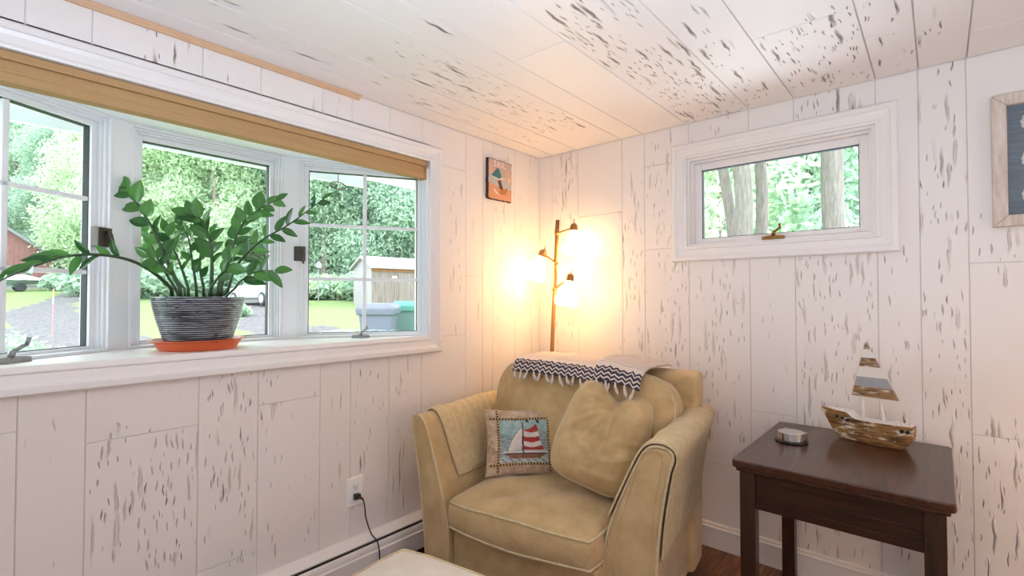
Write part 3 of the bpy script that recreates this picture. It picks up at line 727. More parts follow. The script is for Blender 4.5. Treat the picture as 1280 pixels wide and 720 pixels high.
# folded-over end on the right: a second, shorter layer lying across the first
fpath = [(0, .425, .925), (0, .434, .957), (0, .46, .985), (0, .53, 1.008), (0, .66, 1.008), (0, .78, 1.0), (0, .85, .988)]
o2, fn2 = cloth(fpath, .10, .315, .034, 5, 'folded_end', bt, .03, 30, 44)
for k in range(15):
    u = (k+.4)/15; p = fn(u, .0); q = random.uniform(-.02, .02); L_ = random.uniform(.032, .05)
    MB().tube([p+Vector((0, -.004, .006)), p+Vector((q*.2, -.008, -.010)), p+Vector((q*.7, -.010, -L_*.6)), p+Vector((q*1.3, -.008, -L_))], [.004, .0055, .008, .0045], 7).build('tassel', M['tassel'], bt, smooth=True)
for k in range(5):
    p = fn2((k+.5)/5, 0); q = random.uniform(-.02, .025); L_ = random.uniform(.035, .06)
    MB().tube([p+Vector((0, -.004, .006)), p+Vector((q*.2, -.008, -.012)), p+Vector((q*.8, -.010, -L_*.6)), p+Vector((q*1.4, -.008, -L_))], [.004, .0055, .008, .004], 7).build('tassel', M['tassel'], bt, smooth=True)

# ---------------------------------------------------------------- ottoman
oc = Vector((.845, 1.085, 0)); ott = thing('ottoman', 'pale cloth ottoman with piped edges in front of the armchair', 'ottoman', oc, CA)
mb, a_, b_ = pad(.31, .265, .055, .028, lambda x, y, z: (x, y, .366+z), corner=.22, wr=.004, seed=4)
pad_obj('ottoman_cushion', mb, a_, b_, ott, M['ottoman'])
MB().box((-.30, -.24, .07), (.30, .24, .310)).build('ottoman_base', M['ottoman'], ott, bevel=.015, seg=3)
for (x, y) in ((-.25, -.2), (.25, -.2), (-.25, .2), (.25, .2)):
    MB().lathe([(.018, 0), (.026, .071)], 14, lambda a, b, c, x=x, y=y: (x+a, y+b, c)).build('foot', M['foot'], ott, smooth=None)

# ---------------------------------------------------------------- a point seen in a direction from the camera, at a given depth (for measuring)
_y, _p = R(41.11), R(1.10)
FW = Vector((math.cos(_p)*math.cos(_y), math.cos(_p)*math.sin(_y), math.sin(_p))); RT = Vector((math.sin(_y), -math.cos(_y), 0)); UP = RT.cross(FW)
def at(px, py, dep): return Vector((0, 0, 1.3))+(FW+RT*((px-640)/611)-UP*((py-360)/611))*dep

# ---------------------------------------------------------------- floor lamp with three heads
M['copper'] = wood('brown lamp enamel', (.30, .13, .04), (.42, .20, .07), (1, 1, 1), .38, .0001)
M['copper'].node_tree.nodes['Principled BSDF'].inputs['Metallic'].default_value = .35
t = NT('frosted glass shade'); tl = t.n('ShaderNodeBsdfTranslucent'); tl.inputs[0].default_value = (1, .97, .92, 1); em = t.n('ShaderNodeEmission')
em.inputs[0].default_value = (*LAMP_COLOR, 1); em.inputs[1].default_value = SHADE_GLOW; ad = t.n('ShaderNodeAddShader'); t.l(tl.outputs[0], ad.inputs[0]); t.l(em.outputs[0], ad.inputs[1])
t.l(ad.outputs[0], t.out.inputs[0])
M['shade_glass'] = t.m
base = Vector((2.455, 1.868, 0)); topp = Vector((2.479, 1.785, 1.783))
fl = thing('floor_lamp', 'tall brown floor lamp with three lit white glass shades in the corner', 'floor lamp', base)
MB().lathe([(0.0, .0), (.115, .0), (.118, .008), (.105, .018), (.03, .028), (.016, .045)], 36).build('lamp_base', M['copper'], fl, smooth=None, bevel=.002)
pv = topp-base
MB().tube([(0, 0, .03), pv*.35, pv*.7, pv], .0125, 14).build('pole', M['copper'], fl, smooth=True)
def pole_at(z): return pv*(z/pv.z)
def lamp_head(pt_top, pt_bot, zarm):
    a = pt_top-base; d = (pt_bot-pt_top).normalized(); L = (pt_bot-pt_top).length; k = L/.215
    x = d.orthogonal().normalized(); y = d.cross(x)
    T = lambda p, q, r: a+x*p+y*q+d*r
    mb = MB().lathe([(.006*k, .0), (.016*k, .003), (.024*k, .014), (.027*k, .030), (.028*k, .050), (.025*k, .052)], 24, T)
    m = pole_at(zarm); q = a+d*.028
    mb.tube([m, m.lerp(q, .5), q], .0065, 10); mb.tube([m+pv.normalized()*-.012, m+pv.normalized()*.012], .0155, 12)
    o = mb.build('lamp_head', M['copper'], fl, smooth=True)
    MB().tube([a, a-d*.012, a-d*.014, a-d*.026], [.004, .004, .0028, .0032], 8).build('switch', M['steel_crank'], o, smooth=True)
    MB().lathe([(.026*k, .046*k), (.031*k, .060*k), (.044*k, .090*k), (.060*k, .125*k), (.073*k, .155*k), (.079*k, .180*k), (.077*k, .198*k), (.070*k, .213*k), (.064*k, .216*k)], 36, T, cap=False).build('glass_shade', M['shade_glass'], o, smooth=True)
    mbb = MB().lathe([(.0, .055*k), (.012*k, .06*k), (.014*k, .085*k), (.026*k, .115*k), (.028*k, .13*k), (.020*k, .148*k), (.0, .156*k)], 16, T)
    te = NT('lit bulb'); e_ = te.n('ShaderNodeEmission'); e_.inputs[0].default_value = (1, .78, .48, 1); e_.inputs[1].default_value = 14; te.l(e_.outputs[0], te.out.inputs[0])
    mbb.build('bulb', te.m, o, smooth=True)
    return base+a+d*.170*k
SP = []
SP.append(lamp_head(at(717.5, 279, 3.0), at(716, 318, 3.0), 1.700))
SP.append(lamp_head(at(680.5, 312, 3.07), at(664.5, 349, 3.07), 1.518))
SP.append(lamp_head(at(713.5, 341.5, 2.93), at(707.5, 382, 2.93), 1.355))
for i, p in enumerate(SP): light('lamp_bulb_light', 'POINT', p, LAMP_POWER, LAMP_COLOR, radius=.022)

# ---------------------------------------------------------------- side table
M['walnut'] = wood('dark walnut', (.016, .005, .0025), (.085, .026, .009), (2.2, 30, 30), .30, .0002, Coat_Weight=.25, Coat_Roughness=.12, spec=.35)
M['walnut3'] = wood('dark walnut apron', (.014, .005, .0025), (.055, .019, .008), (26, 2.2, 26), .32, .0002, spec=.35)
M['walnut2'] = wood('dark walnut upright', (.015, .0055, .003), (.052, .019, .0085), (22, 22, 2.2), .34, .0003)
st = thing('side_table', 'dark walnut square side table holding the wooden boat and coasters', 'side table', (2.2425, .274, 0))
hx_, hy_ = .3625, .306
def rrect(hx, hy, r, n=6):
    return [(sx*(hx-r)+r*math.cos(a0+i*math.pi/2/n), sy*(hy-r)+r*math.sin(a0+i*math.pi/2/n)) for (sx, sy, a0) in ((1, 1, 0), (-1, 1, math.pi/2), (-1, -1, math.pi), (1, -1, 1.5*math.pi)) for i in range(n+1)]
MB().prism(rrect(hx_, hy_, .020), lambda a, b, d: (a, b, d), .682, .710).build('table_top', M['walnut'], st, bevel=.005, seg=3)
MB().prism(rrect(hx_-.012, hy_-.012, .010), lambda a, b, d: (a, b, d), .668, .682).build('top_moulding', M['walnut'], st, bevel=.004)
lx, ly = hx_-.026-.026, hy_-.022-.026
for sx in (-1, 1):
    for sy in (-1, 1):
        MB().box((sx*lx-.026, sy*ly-.026, 0), (sx*lx+.026, sy*ly+.026, .668)).build('leg', M['walnut2'], st, bevel=.003)
def apron(T, h, name, mat='walnut'):
    mb = MB(); P = [(-h, .0), (h, .0), (h, .13), (-h, .13)]
    mb.prism(P, T, .004, .022)
    for (z0, z1) in ((0, .028), (.102, .13)): mb.prism([(-h, z0), (h, z0), (h, z1), (-h, z1)], T, 0, .006)
    mb.prism([(-h, .062), (h, .062), (h, .068), (-h, .068)], T, .002, .006)
    mb.build(name, M[mat], st, bevel=.0012)
zb = .538
apron(lambda a, b, d: (-lx-.018+d, a, zb+b), ly-.024, 'apron', 'walnut3'); apron(lambda a, b, d: (lx+.018-d, a, zb+b), ly-.024, 'apron', 'walnut3')
apron(lambda a, b, d: (a, -ly-.018+d, zb+b), lx-.024, 'apron'); apron(lambda a, b, d: (a, ly+.018-d, zb+b), lx-.024, 'apron')

# ---------------------------------------------------------------- carved sailing boat
def washed(name, c0, c1, c2):
    t = NT(name); v = t.map(t.obj(), (14, 9, 60)); f = t.noise(v, 1.6, 6, .6); g = t.noise(t.map(t.obj(), (8, 16, 45)), 1.3, 5, .6)
    return t.pbr(t.mix(t.ss(g, .52, .66), t.mix(t.ss(f, .32, .62), c0, c1), c2), .38, 0, t.bump(f, .0015), .5)
M['hull'] = washed('whitewashed brown hull', (.075, .030, .010), (.33, .17, .06), (.70, .62, .52))
M['stripe_brown'] = washed('worn brown stripe', (.09, .038, .014), (.32, .19, .085), (.60, .52, .42))
M['boat_white'] = plain('chalky white wood', (.74, .70, .66), .6, var=.08, scale=40)
M['boat_grey'] = plain('grey painted stripe', (.34, .34, .36), .6, var=.15, scale=60)
M['boat_edge'] = plain('pale sail edge', (.78, .66, .48), .6, var=.1)
bo = thing('toy_sailboat', 'carved wooden sailing boat with a striped sail standing on the side table', 'model boat', (2.452, .225, .7102), R(-12))
Tb = lambda y, z, d: (d, y, z)
def loft(rows):
    """rows: list of (y, z_deck, z_keel, half width deck, half width keel)"""
    mb = MB(); n = len(rows)
    for (y, zd, zk, wd, wk) in rows:
        zm = zk+(zd-zk)*.45
        for (x, z) in ((-wd, zd), (-(wd*.75+wk*.35), zm), (-wk, zk), (wk, zk), (wd*.75+wk*.35, zm), (wd, zd)): mb.v.append((x, y, z))
    for i in range(n-1):
        for k in range(6): mb.f.append((i*6+k, i*6+(k+1) % 6, (i+1)*6+(k+1) % 6, (i+1)*6+k)); mb.m.append(1 if k == 5 else 0)
    mb.f += [tuple(range(6))[::-1], tuple(range((n-1)*6, n*6))]; mb.m += [0, 0]
    return mb
hull = loft([(-.152, .098, .046, .028, .020), (-.135, .098, .022, .032, .020), (-.115, .097, .000, .034, .018), (-.03, .094, .0, .038, .019), (.03, .095, .0, .038, .018), (.046, .104, .0, .038, .017), (.060, .117, .0, .036, .016), (.095, .118, .0, .029, .011), (.125, .120, .036, .020, .008), (.150, .122, .080, .010, .005), (.164, .124, .113, .003, .002)])
hb = hull.build('hull', [M['hull'], M['boat_white']], bo, recalc=True, bevel=.0015)
hole = plain('dark porthole', (.012, .008, .006), .5)
for y, z in ((.098, .093), (.077, .090), (.056, .086), (-.122, .077), (-.140, .077)):
    x = -(.040 if y > 0 else .037)+(.010 if y > .09 else .004 if y > .07 else 0)
    MB().tube([(x-.001, y, z), (.0, y, z)], .0068, 14).build('porthole', hole, bo)
def sail_y(z, side): k = (z-.187)/(.405-.187); return (.050+(.001-.050)*k) if side else (-.105+(.001+.105)*k)
zs = [.187, .228, .267, .309, .345, .380, .405]; ms = ['stripe_brown', 'boat_grey', 'boat_white', 'stripe_brown', 'boat_white', 'stripe_brown']
sb = MB()
for k in range(6):
    a, b = zs[k], zs[k+1]
    P = [(sail_y(a, 0), a), (sail_y(a, 1), a), (sail_y(b, 1), b), (sail_y(b, 0), b)]
    sb.prism(P, Tb, -.009, .009, k)
so_ = sb.build('sail', [M[m] for m in ms], bo, recalc=True)
MB().prism([(.0505, .187), (.0545, .188), (.0035, .407), (.0012, .405)], Tb, -.0095, .0095).build('sail_edge', M['boat_edge'], so_)
MB().tube([(0, .012, .09), (0, .016, .19)], .0052, 10).build('mast', M['boat_white'], bo, smooth=True)
MB().tube([(0, -.058, .09), (0, -.047, .19)], .0052, 10).build('mast', M['boat_white'], bo, smooth=True)
def post_(P, r): MB().tube(P, r, 8).build('deck_post', M['boat_white'], bo, smooth=True)
for y in (.075, .095, .115, .135): post_([(-.012, y, .116), (-.012, y, .125)], .003)
for y in (-.145, -.125, -.100): post_([(-.018, y, .096), (-.018, y, .105)], .0035); post_([(.015, y, .096), (.015, y, .104)], .003)
MB().tube([(.0, -.128, .096), (.0, -.142, .162)], .0009, 6).build('antenna', M['boat_white'], bo)


# ---------------------------------------------------------------- coasters in a round holder
M['pewter'] = plain('brushed pewter', (.62, .60, .58), .28, 1.0, var=.15, scale=200)
M['black_felt'] = plain('black holder base', (.012, .012, .013), .35)
hc = thing('coaster_holder', 'round dark metal holder under the stack of coasters on the side table', 'coaster holder', (2.272, .462, .7102))
MB().lathe([(0, 0), (.056, 0), (.060, .003), (.060, .006), (.054, .008), (0, .008)], 40).build('holder_base', M['black_felt'], hc, smooth=None, bevel=.001)
for k in range(3):
    a = R(35+120*k); c_, s_ = math.cos(a), math.sin(a)
    MB().tube([(.053*c_, .053*s_, .006), (.053*c_, .053*s_, .040), (.053*c_, .053*s_, .043)], [.0025, .0025, .0038], 8).build('holder_post', M['pewter'], hc, smooth=True)
names = ['bottom', 'second from the bottom', 'third from the bottom', 'second from the top', 'top']
cz = .7184
for k, w in enumerate(names):
    c = tag(MB().lathe([(0, 0), (.0475, 0), (.049, .0012), (.049, .0052), (.0475, .0062), (0, .0062)], 40).build('coaster', M['pewter'], None, smooth=None, bevel=.0006), f'round silver coaster, {w} of the stack on the side table', 'coaster', 'coasters in the holder')
    c.location = (2.272, .462, cz+k*.0064)

# ---------------------------------------------------------------- SAIL plaque
pq = thing('wall_plaque', 'small rough-edged beach plaque reading SAIL on the wall beside the bay window', 'sign', (2.212, YW, 2.020))
M['plq_edge'] = wood('dark plaque edge', (.02, .008, .005), (.07, .03, .02), (20, 20, 3), .6)
t = NT('painted plaque beach'); o_ = t.obj(); s_ = t.n('ShaderNodeSeparateXYZ'); t.l(o_, s_.inputs[0]); nz = t.noise(o_, 16, 4)
zz = t.math('ADD', s_.outputs[2], t.math('MULTIPLY', t.math('SUBTRACT', nz, .5), .09)); zz = t.math('SUBTRACT', zz, t.math('MULTIPLY', s_.outputs[0], -.12))
c = t.mix(t.ss(zz, -.045, -.03), (.62, .30, .17), (.42, .46, .47)); c = t.mix(t.ss(zz, .0, .03), c, (.60, .38, .30)); c = t.mix(t.ss(zz, .05, .10), c, (.50, .37, .36))
M['plq'] = t.pbr(t.mix(t.ss(nz, .62, .7), c, (.68, .52, .36)), .5)
edge = []
hw_, hh_ = .105, .122
for (x0, z0, x1, z1) in ((-hw_, -hh_, hw_, -hh_), (hw_, -hh_, hw_, hh_), (hw_, hh_, -hw_, hh_), (-hw_, hh_, -hw_, -hh_)):
    for i in range(14): f = i/14; edge.append((x0+(x1-x0)*f+random.uniform(-.0022, .0022), z0+(z1-z0)*f+random.uniform(-.0022, .0022)))
MB().prism(edge, lambda a, b, d: (a, d, b), -.0215, -.0005).build('plaque_board', M['plq_edge'], pq)
pfm = [(x*.965, z*.97) for x, z in edge]
pf = MB().prism(pfm, lambda a, b, d: (a, d, b), -.0225, -.0210).build('painted_face', M['plq'], pq)
def pplate(P, c, name, d=-.0232): return MB().prism(P, lambda a, b, q: (a, q, b), d, d+.0012).build(name, plain(name+' paint', c, .5, var=.25, scale=60), pf)
pplate([(-.082, .020), (-.035, .066), (-.018, .075), (-.003, .060), (.012, .022), (-.012, .006), (-.03, .012), (-.055, .016)], (.05, .16, .19), 'painted_parasol')
pplate([(-.003, .060), (-.018, .075), (.02, .068), (.060, .030), (.035, .012), (.012, .022)], (.42, .42, .36), 'painted_parasol')
pplate([(-.082, .020), (-.055, .016), (-.03, .012), (-.012, .006), (.012, .022), (.035, .012), (.06, .03), (.035, .006), (.012, .014), (-.012, -.003), (-.03, .004), (-.055, .009)], (.72, .68, .60), 'painted_fringe', -.0236)
pplate([(-.024, .0), (.004, .004), (.024, -.045), (.012, -.062), (-.004, -.050)], (.12, .035, .018), 'painted_chair')
pplate([(-.022, -.074), (.012, -.062), (.024, -.045), (.045, -.055), (.060, -.035), (.066, -.05), (.052, -.082), (.020, -.085)], (.42, .17, .06), 'painted_chair', -.0234)
pplate([(-.06, -.062), (-.045, -.058), (-.03, -.075), (-.012, -.082), (-.02, -.088), (-.042, -.08)], (.78, .66, .58), 'painted_towel')
def text(s, size, loc, parent, mat, name, ext=.0006):
    cu = bpy.data.curves.new(name, 'FONT'); cu.body = s; cu.size = size; cu.extrude = ext; cu.align_x = 'CENTER'; cu.space_character = 1.15; cu.resolution_u = 2
    o = bpy.data.objects.new(name, cu); COL.objects.link(o); o.parent = parent; o.location = loc; o.rotation_euler = (R(90), 0, 0); cu.materials.append(mat)
    me = bpy.data.meshes.new_from_object(o.evaluated_get(bpy.context.evaluated_depsgraph_get())); me.materials.clear(); me.materials.append(mat)
    bpy.data.objects.remove(o); bpy.data.curves.remove(cu)
    m = bpy.data.objects.new(name, me); COL.objects.link(m); m.parent = parent; m.location = loc; m.rotation_euler = (R(90), 0, 0); return m
M['letter'] = plain('cream lettering', (.82, .72, .66), .6, var=.05)
text('SAIL', .052, (-.004, -.0232, .079), pf, M['letter'], 'lettering')

# ---------------------------------------------------------------- framed shells at the right edge
sf = thing('shell_picture', 'whitewashed wooden frame of white shell discs on blue grey board on the right wall', 'framed picture', (XW, -.405, 1.816))
M['frame_wash'] = wood('whitewashed frame wood', (.46, .36, .30), (.72, .65, .60), (30, 30, 4), .7)
M['blueboard'] = wood('blue grey board', (.10, .135, .17), (.165, .205, .245), (1, 4, 40), .7)
M['shell'] = plain('white shell', (.66, .62, .58), .7, var=.12, scale=160, bump=.004)
fw_, fh_, ft = .245, .249, .034
def fr_side(P, nm): MB().prism(P, lambda a, b, d: (-d, a, b), .001, ft).build(nm, M['frame_wash'], sf, bevel=.003)
i_ = .042
fr_side([(-fw_, -fh_), (fw_, -fh_), (fw_-i_, -fh_+i_), (-fw_+i_, -fh_+i_)], 'frame_rail'); fr_side([(-fw_, fh_), (-fw_+i_, fh_-i_), (fw_-i_, fh_-i_), (fw_, fh_)], 'frame_rail')
fr_side([(fw_, -fh_), (fw_, fh_), (fw_-i_, fh_-i_), (fw_-i_, -fh_+i_)], 'frame_stile'); fr_side([(-fw_, -fh_), (-fw_+i_, -fh_+i_), (-fw_+i_, fh_-i_), (-fw_, fh_)], 'frame_stile')
MB().box((-.014, -fw_+i_-.004, -fh_+i_-.004), (-.002, fw_-i_+.004, fh_-i_+.004)).build('backing_board', M['blueboard'], sf)
def shell(yc, zc):
    mb = MB(); n = 72; rings = []
    prof = [(.0, .016), (.25, .0155), (.5, .013), (.75, .009), (.93, .004), (1.0, .0)]
    for (f, h) in prof:
        for k in range(n):
            a = 2*math.pi*k/n; rr = .044*f*(1+.035*math.sin(a*14)*f+.015*noise.noise(Vector((math.cos(a)*3+yc*9, math.sin(a)*3, zc*9))))
            hh = h+(.0013*math.sin(a*24)*f*(1-f*.5)); mb.v.append((-.0135-hh, yc+rr*math.cos(a), zc+rr*math.sin(a)))
    for i in range(len(prof)-1):
        for k in range(n): mb.f.append((i*n+k, (i+1)*n+k, (i+1)*n+(k+1) % n, i*n+(k+1) % n)); mb.m.append(0)
    mb.build('shell_disc', M['shell'], sf, smooth=True, recalc=True)
for zc in (.137, -.001, -.133):
    for yc in (.122, .0, -.122): shell(yc, zc)

# ---------------------------------------------------------------- plant saucer and potted plant
PC = Vector((.648, 2.218, 0))
M['terracotta'] = plain('orange plastic saucer', (.62, .12, .035), .38, var=.06)
MB().lathe([(.0, .0), (.128, .0), (.134, .006), (.150, .034), (.166, .038), (.167, .041), (.150, .041), (.130, .010), (.124, .006), (.0, .006)], 56).build('plant_saucer', M['terracotta'], None, smooth=None, bevel=.0012)
sc = bpy.data.objects['plant_saucer']; sc.location = (PC.x, PC.y, ZS); tag(sc, 'orange saucer under the striped pot on the window sill', 'plant saucer')
t = NT('banded glazed pot'); o_ = t.obj(); s_ = t.n('ShaderNodeSeparateXYZ'); t.l(o_, s_.inputs[0]); Z_ = s_.outputs[2]
n1 = t.noise(t.map(o_, (6, 6, 190)), 1.2, 5, .7); n2 = t.noise(t.map(o_, (26, 26, 60)), 1, 4)
band = t.math('FRACT', t.math('MULTIPLY', t.math('ADD', Z_, t.math('MULTIPLY', n2, .002)), 125))
k = t.math('MULTIPLY', t.ss(band, .45, .75), t.ss(n1, .36, .6))
c = t.mix(k, (.016, .022, .035), (.52, .56, .60)); c = t.mix(t.ss(n2, .58, .68), c, (.05, .06, .08))
c = t.mix(t.math('MULTIPLY', t.math('LESS_THAN', Z_, .026), t.math('ADD', .35, n1)), c, (.05, .014, .012))
hb_ = t.math('MULTIPLY', t.math('SINE', t.math('MULTIPLY', Z_, 125*6.2832)), .5)
M['pot'] = t.pbr(c, .16, 0, t.bump(hb_, .0035), .5, Coat_Weight=.4, Coat_Roughness=.08)
pp = thing('potted_plant', 'glossy green potted houseplant with long arching stems on the bay window sill', 'potted plant', (PC.x, PC.y, ZS+.0065))
MB().lathe([(.0, .0), (.106, .0), (.112, .006), (.118, .030), (.131, .075), (.143, .115), (.152, .155), (.157, .185), (.158, .196), (.154, .199), (.148, .196), (.146, .180), (.0, .178)], 72).build('pot', M['pot'], pp, smooth=True)
M['soil'] = plain('dark potting soil', (.03, .02, .014), .95, var=.6, scale=90, bump=.01)
MB().lathe([(.0, .184), (.08, .183), (.1455, .179), (.1455, .176), (0, .176)], 40).build('soil', M['soil'], pp, smooth=True)
def leafmat(name, c0, c1, rough=.22, trans=.35, tc_=None):
    t = NT(name); at_ = t.n('ShaderNodeAttribute', attribute_name='tone').outputs['Fac']; n_ = t.noise(t.obj(), 25, 3)
    c = t.mix(t.math('MULTIPLY_ADD', n_, .25, t.math('MULTIPLY', at_, .8)), c0, c1)
    b = t.n('ShaderNodeBsdfPrincipled'); t.l(c, b.inputs['Base Color']); b.inputs['Roughness'].default_value = rough
    tl = t.n('ShaderNodeBsdfTranslucent'); t.l(c if tc_ is None else t.mix(at_, tc_, c1), tl.inputs[0])
    mx = t.n('ShaderNodeMixShader'); mx.inputs[0].default_value = trans; t.l(b.outputs[0], mx.inputs[1]); t.l(tl.outputs[0], mx.inputs[2]); t.l(mx.outputs[0], t.out.inputs[0])
    return t.m
M['zz'] = leafmat('glossy houseplant leaf', (.014, .070, .020), (.11, .30, .07), .16, .25)
M['zzstem'] = plain('dark plant stem', (.035, .075, .03), .4, var=.4, scale=40)
def leaf(mb, tones, p, d, up, L, w, curl=.15, tone=.5):
    d = d.normalized(); sd = d.cross(up).normalized(); nm = sd.cross(d).normalized(); n = 7; b = len(mb.v)
    for i in range(n+1):
        f = i/n; ww = w*(math.sin(math.pi*f**.82)**.85 if 0 < f < 1 else 0)+.0004; q = p+d*L*f-nm*L*curl*f*f
        for s in (-1, -.5, 0, .5, 1): mb.v.append(tuple(q+sd*ww*s+nm*ww*.28*abs(s)))
        tones += [tone]*5
    for i in range(n):
        for k in range(4): a = b+i*5+k; mb.f.append((a, a+1, a+6, a+5)); mb.m.append(0)
PD = PC.dot(Vector((FW.x, FW.y, 0)))
def stem(pts, leaves, r0=.006, size=.075, off=(0, 0), start=.35, tipn=2, seed=0, sparse=1.0, wid=.26):
    rnd = random.Random(seed); P0_ = Vector((PC.x, PC.y, ZS+.0065))
    path = spline([at(px, py, PD+off[0]+(off[1]-off[0])*(i/(len(pts)-1)))-P0_ for i, (px, py) in enumerate(pts)], 8)
    b = path[0]; 
    rr = math.hypot(b.x, b.y)
    if rr > .11: b.x *= .11/rr; b.y *= .11/rr
    b.z = .178; path[0] = b
    n = len(path); so = MB().tube(path, [r0*(1-.72*i/(n-1)) for i in range(n)], 8).build('stem', M['zzstem'], pp, smooth=True)
    mb = MB(); tones = []
    for k in range(leaves):
        f = start+(1-start)*k/max(1, leaves-1); i = min(n-2, int(f*(n-1))); p = path[i].lerp(path[i+1], f*(n-1)-i)
        tg = (path[i+1]-path[i]).normalized(); up = Vector((0, 0, 1)); sdv = tg.cross(-FW).normalized()
        s = 1 if k % 2 == 0 else -1
        if sparse < 1: s = 1 if rnd.random() < .72 else -1
        tip = k >= leaves-1
        dd = tg*(.75+rnd.uniform(-.15, .35))+sdv*(s*rnd.uniform(.55, .95) if not tip else 0)+(-FW)*rnd.uniform(-.45, .45)
        L = size*rnd.uniform(.85, 1.2)*(1 if f < .9 else .9)
        leaf(mb, tones, p, dd, (-FW+up*.5+RT*rnd.uniform(-.5, .5)).normalized(), L, L*wid*rnd.uniform(.85, 1.15), rnd.uniform(-.05, .3), rnd.random())
    o = mb.build('leaves', M['zz'], so, smooth=True); a = o.data.attributes.new('tone', 'FLOAT', 'POINT'); a.data.foreach_set('value', tones)
stem([(216, 362), (195, 343), (172, 329), (145, 321), (112, 318), (80, 321), (50, 330), (22, 341), (-4, 352)], 15, .0075, .068, (.0, -.56), .36, seed=1, sparse=.5, wid=.2)
stem([(226, 362), (208, 325), (192, 288), (176, 262), (160, 240)], 9, .0085, .080, (-.03, -.06), .30, seed=2, wid=.32)
stem([(220, 362), (204, 336), (190, 308), (184, 290)], 7, .006, .062, (.06, .12), .22, seed=3)
stem([(236, 362), (225, 330), (214, 305), (208, 290)], 6, .006, .070, (.0, .02), .25, seed=4)
stem([(246, 362), (240, 325), (236, 300), (228, 282)], 7, .006, .062, (.05, .08), .2, seed=5)
stem([(264, 362), (265, 330), (262, 300), (252, 275), (236, 268)], 15, .008, .070, (-.05, -.10), .26, seed=6)
stem([(276, 360), (287, 325), (297, 292), (315, 268), (345, 250)], 16, .007, .068, (.0, .03), .30, seed=7, wid=.3)
stem([(286, 360), (296, 332), (325, 302), (362, 280), (402, 250)], 16, .006, .064, (-.02, -.06), .32, seed=8, wid=.2)
stem([(292, 362), (305, 348), (322, 339), (343, 338)], 6, .0045, .072, (-.06, -.12), .3, seed=9, wid=.22)
stem([(255, 362), (250, 335), (252, 312), (262, 292)], 7, .006, .058, (.08, .10), .2, seed=10)
stem([(272, 362), (280, 335), (292, 318), (300, 312)], 7, .006, .056, (.06, .12), .2, seed=11)
stem([(232, 362), (216, 345), (200, 330), (188, 322)], 6, .005, .062, (-.08, -.14), .35, seed=12, wid=.3)
stem([(262, 362), (274, 345), (283, 335), (290, 322)], 5, .005, .06, (-.08, -.12), .3, seed=13, wid=.34)

# ---------------------------------------------------------------- outside: eaves, ground, woods, barn, shed, car, bins
M['eave'] = plain('white painted eave', (.80, .81, .83), .6, var=.04, scale=3)
M['fascia'] = plain('shade-grey fascia back', (.58, .60, .63), .6, var=.15, scale=6)  # grey puts the shadow on the fascia's inner face into its colour
eo = struct(MB().box((-4.5, 2.56, 2.125), (2.75, 3.02, 2.15)).build('roof_eave', M['eave']))
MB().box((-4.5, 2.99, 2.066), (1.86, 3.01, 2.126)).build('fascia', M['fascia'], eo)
MB().prism([(3.012, 2.066), (3.085, 2.078), (3.115, 2.15), (3.105, 2.15), (3.075, 2.088), (3.022, 2.078), (3.022, 2.15), (3.012, 2.15)], lambda a, b, d: (d, a, b), -4.5, 1.90).build('gutter', M['eave'], eo)
MB().box((-4.5, 2.15, 2.12), (2.75, 2.58, 2.16)).build('soffit', M['eave'], eo)
hk = tag(MB().tube([(1.640+.055*math.cos(a*.35), 2.93, 2.025+.022*math.sin(a*.35)) for a in range(18)], .004, 6, closed=True).tube([(1.640, 2.93, 2.047), (1.640, 2.93, 2.128)], .003, 6).build('plant_hook', M['bronze'], None, smooth=True), 'thin wire ring hanging under the white eave outside the bay window', 'hook')

def gh(x, y):
    d = x*math.cos(_y)+y*math.sin(_y)
    b = float(np.interp(d, [0, 9, 25, 60, 120], [-.05, 0, .95, 2.6, 3.5]))
    if d > 26 and x < .25*y: b += min(.5, (d-26)*.04)
    return b+.05*noise.noise(Vector((x*.25, y*.25, 0)))
D1 = [(-3, 9), (.3, 14), (.86, 18.7), (1.2, 25), (1.5, 30), (3.2, 37), (7, 54), (8, 54), (5.9, 42), (4.0, 33), (3.7, 28), (3.3, 17), (3.6, 9)]
D2 = [(5.0, 13), (6.3, 18), (8.4, 23.7), (10.6, 29), (9.5, 34), (13.5, 34), (12.2, 29), (8.9, 21.5), (7.5, 17), (7.9, 14.5), (7.6, 13)]
mb = MB(); gx = np.arange(-26, 46, .45); gy = np.arange(2.7, 76, .45); gv = []
for y in gy:
    for x in gx:
        mb.v.append((x, y, gh(x, y))); wob = .35*noise.noise(Vector((x*.8, y*.8, 3)))
        gv.append(1.0 if (inpoly(x+wob, y+wob, D1) or inpoly(x+wob, y+wob, D2)) else 0.0)
nx = len(gx)
for j in range(len(gy)-1):
    for i in range(nx-1): a = j*nx+i; mb.f.append((a, a+1, a+nx+1, a+nx)); mb.m.append(0)
t = NT('lawn and gravel'); o_ = t.obj(); ga = t.n('ShaderNodeAttribute', attribute_name='gravel').outputs['Fac']
g1 = t.noise(o_, 1.2, 5, .6); g2 = t.noise(o_, 14, 4, .7); s1_ = t.noise(o_, 9, 6, .75)
gr = t.mix(t.math('MULTIPLY_ADD', g2, .6, t.math('MULTIPLY', g1, .4)), (.18, .26, .10), (.30, .39, .18)); st_ = t.mix(t.ss(s1_, .3, .7), (.10, .095, .10), (.26, .25, .255))
k = t.ss(t.math('ADD', ga, t.math('MULTIPLY', t.math('SUBTRACT', g2, .5), .5)), .40, .60)
M['ground'] = t.pbr(t.mix(k, gr, st_), .95, 0, t.bump(g2, .08), .1)
go = struct(mb.build('ground', M['ground'], smooth=True)); a_ = go.data.attributes.new('gravel', 'FLOAT', 'POINT'); a_.data.foreach_set('value', gv)

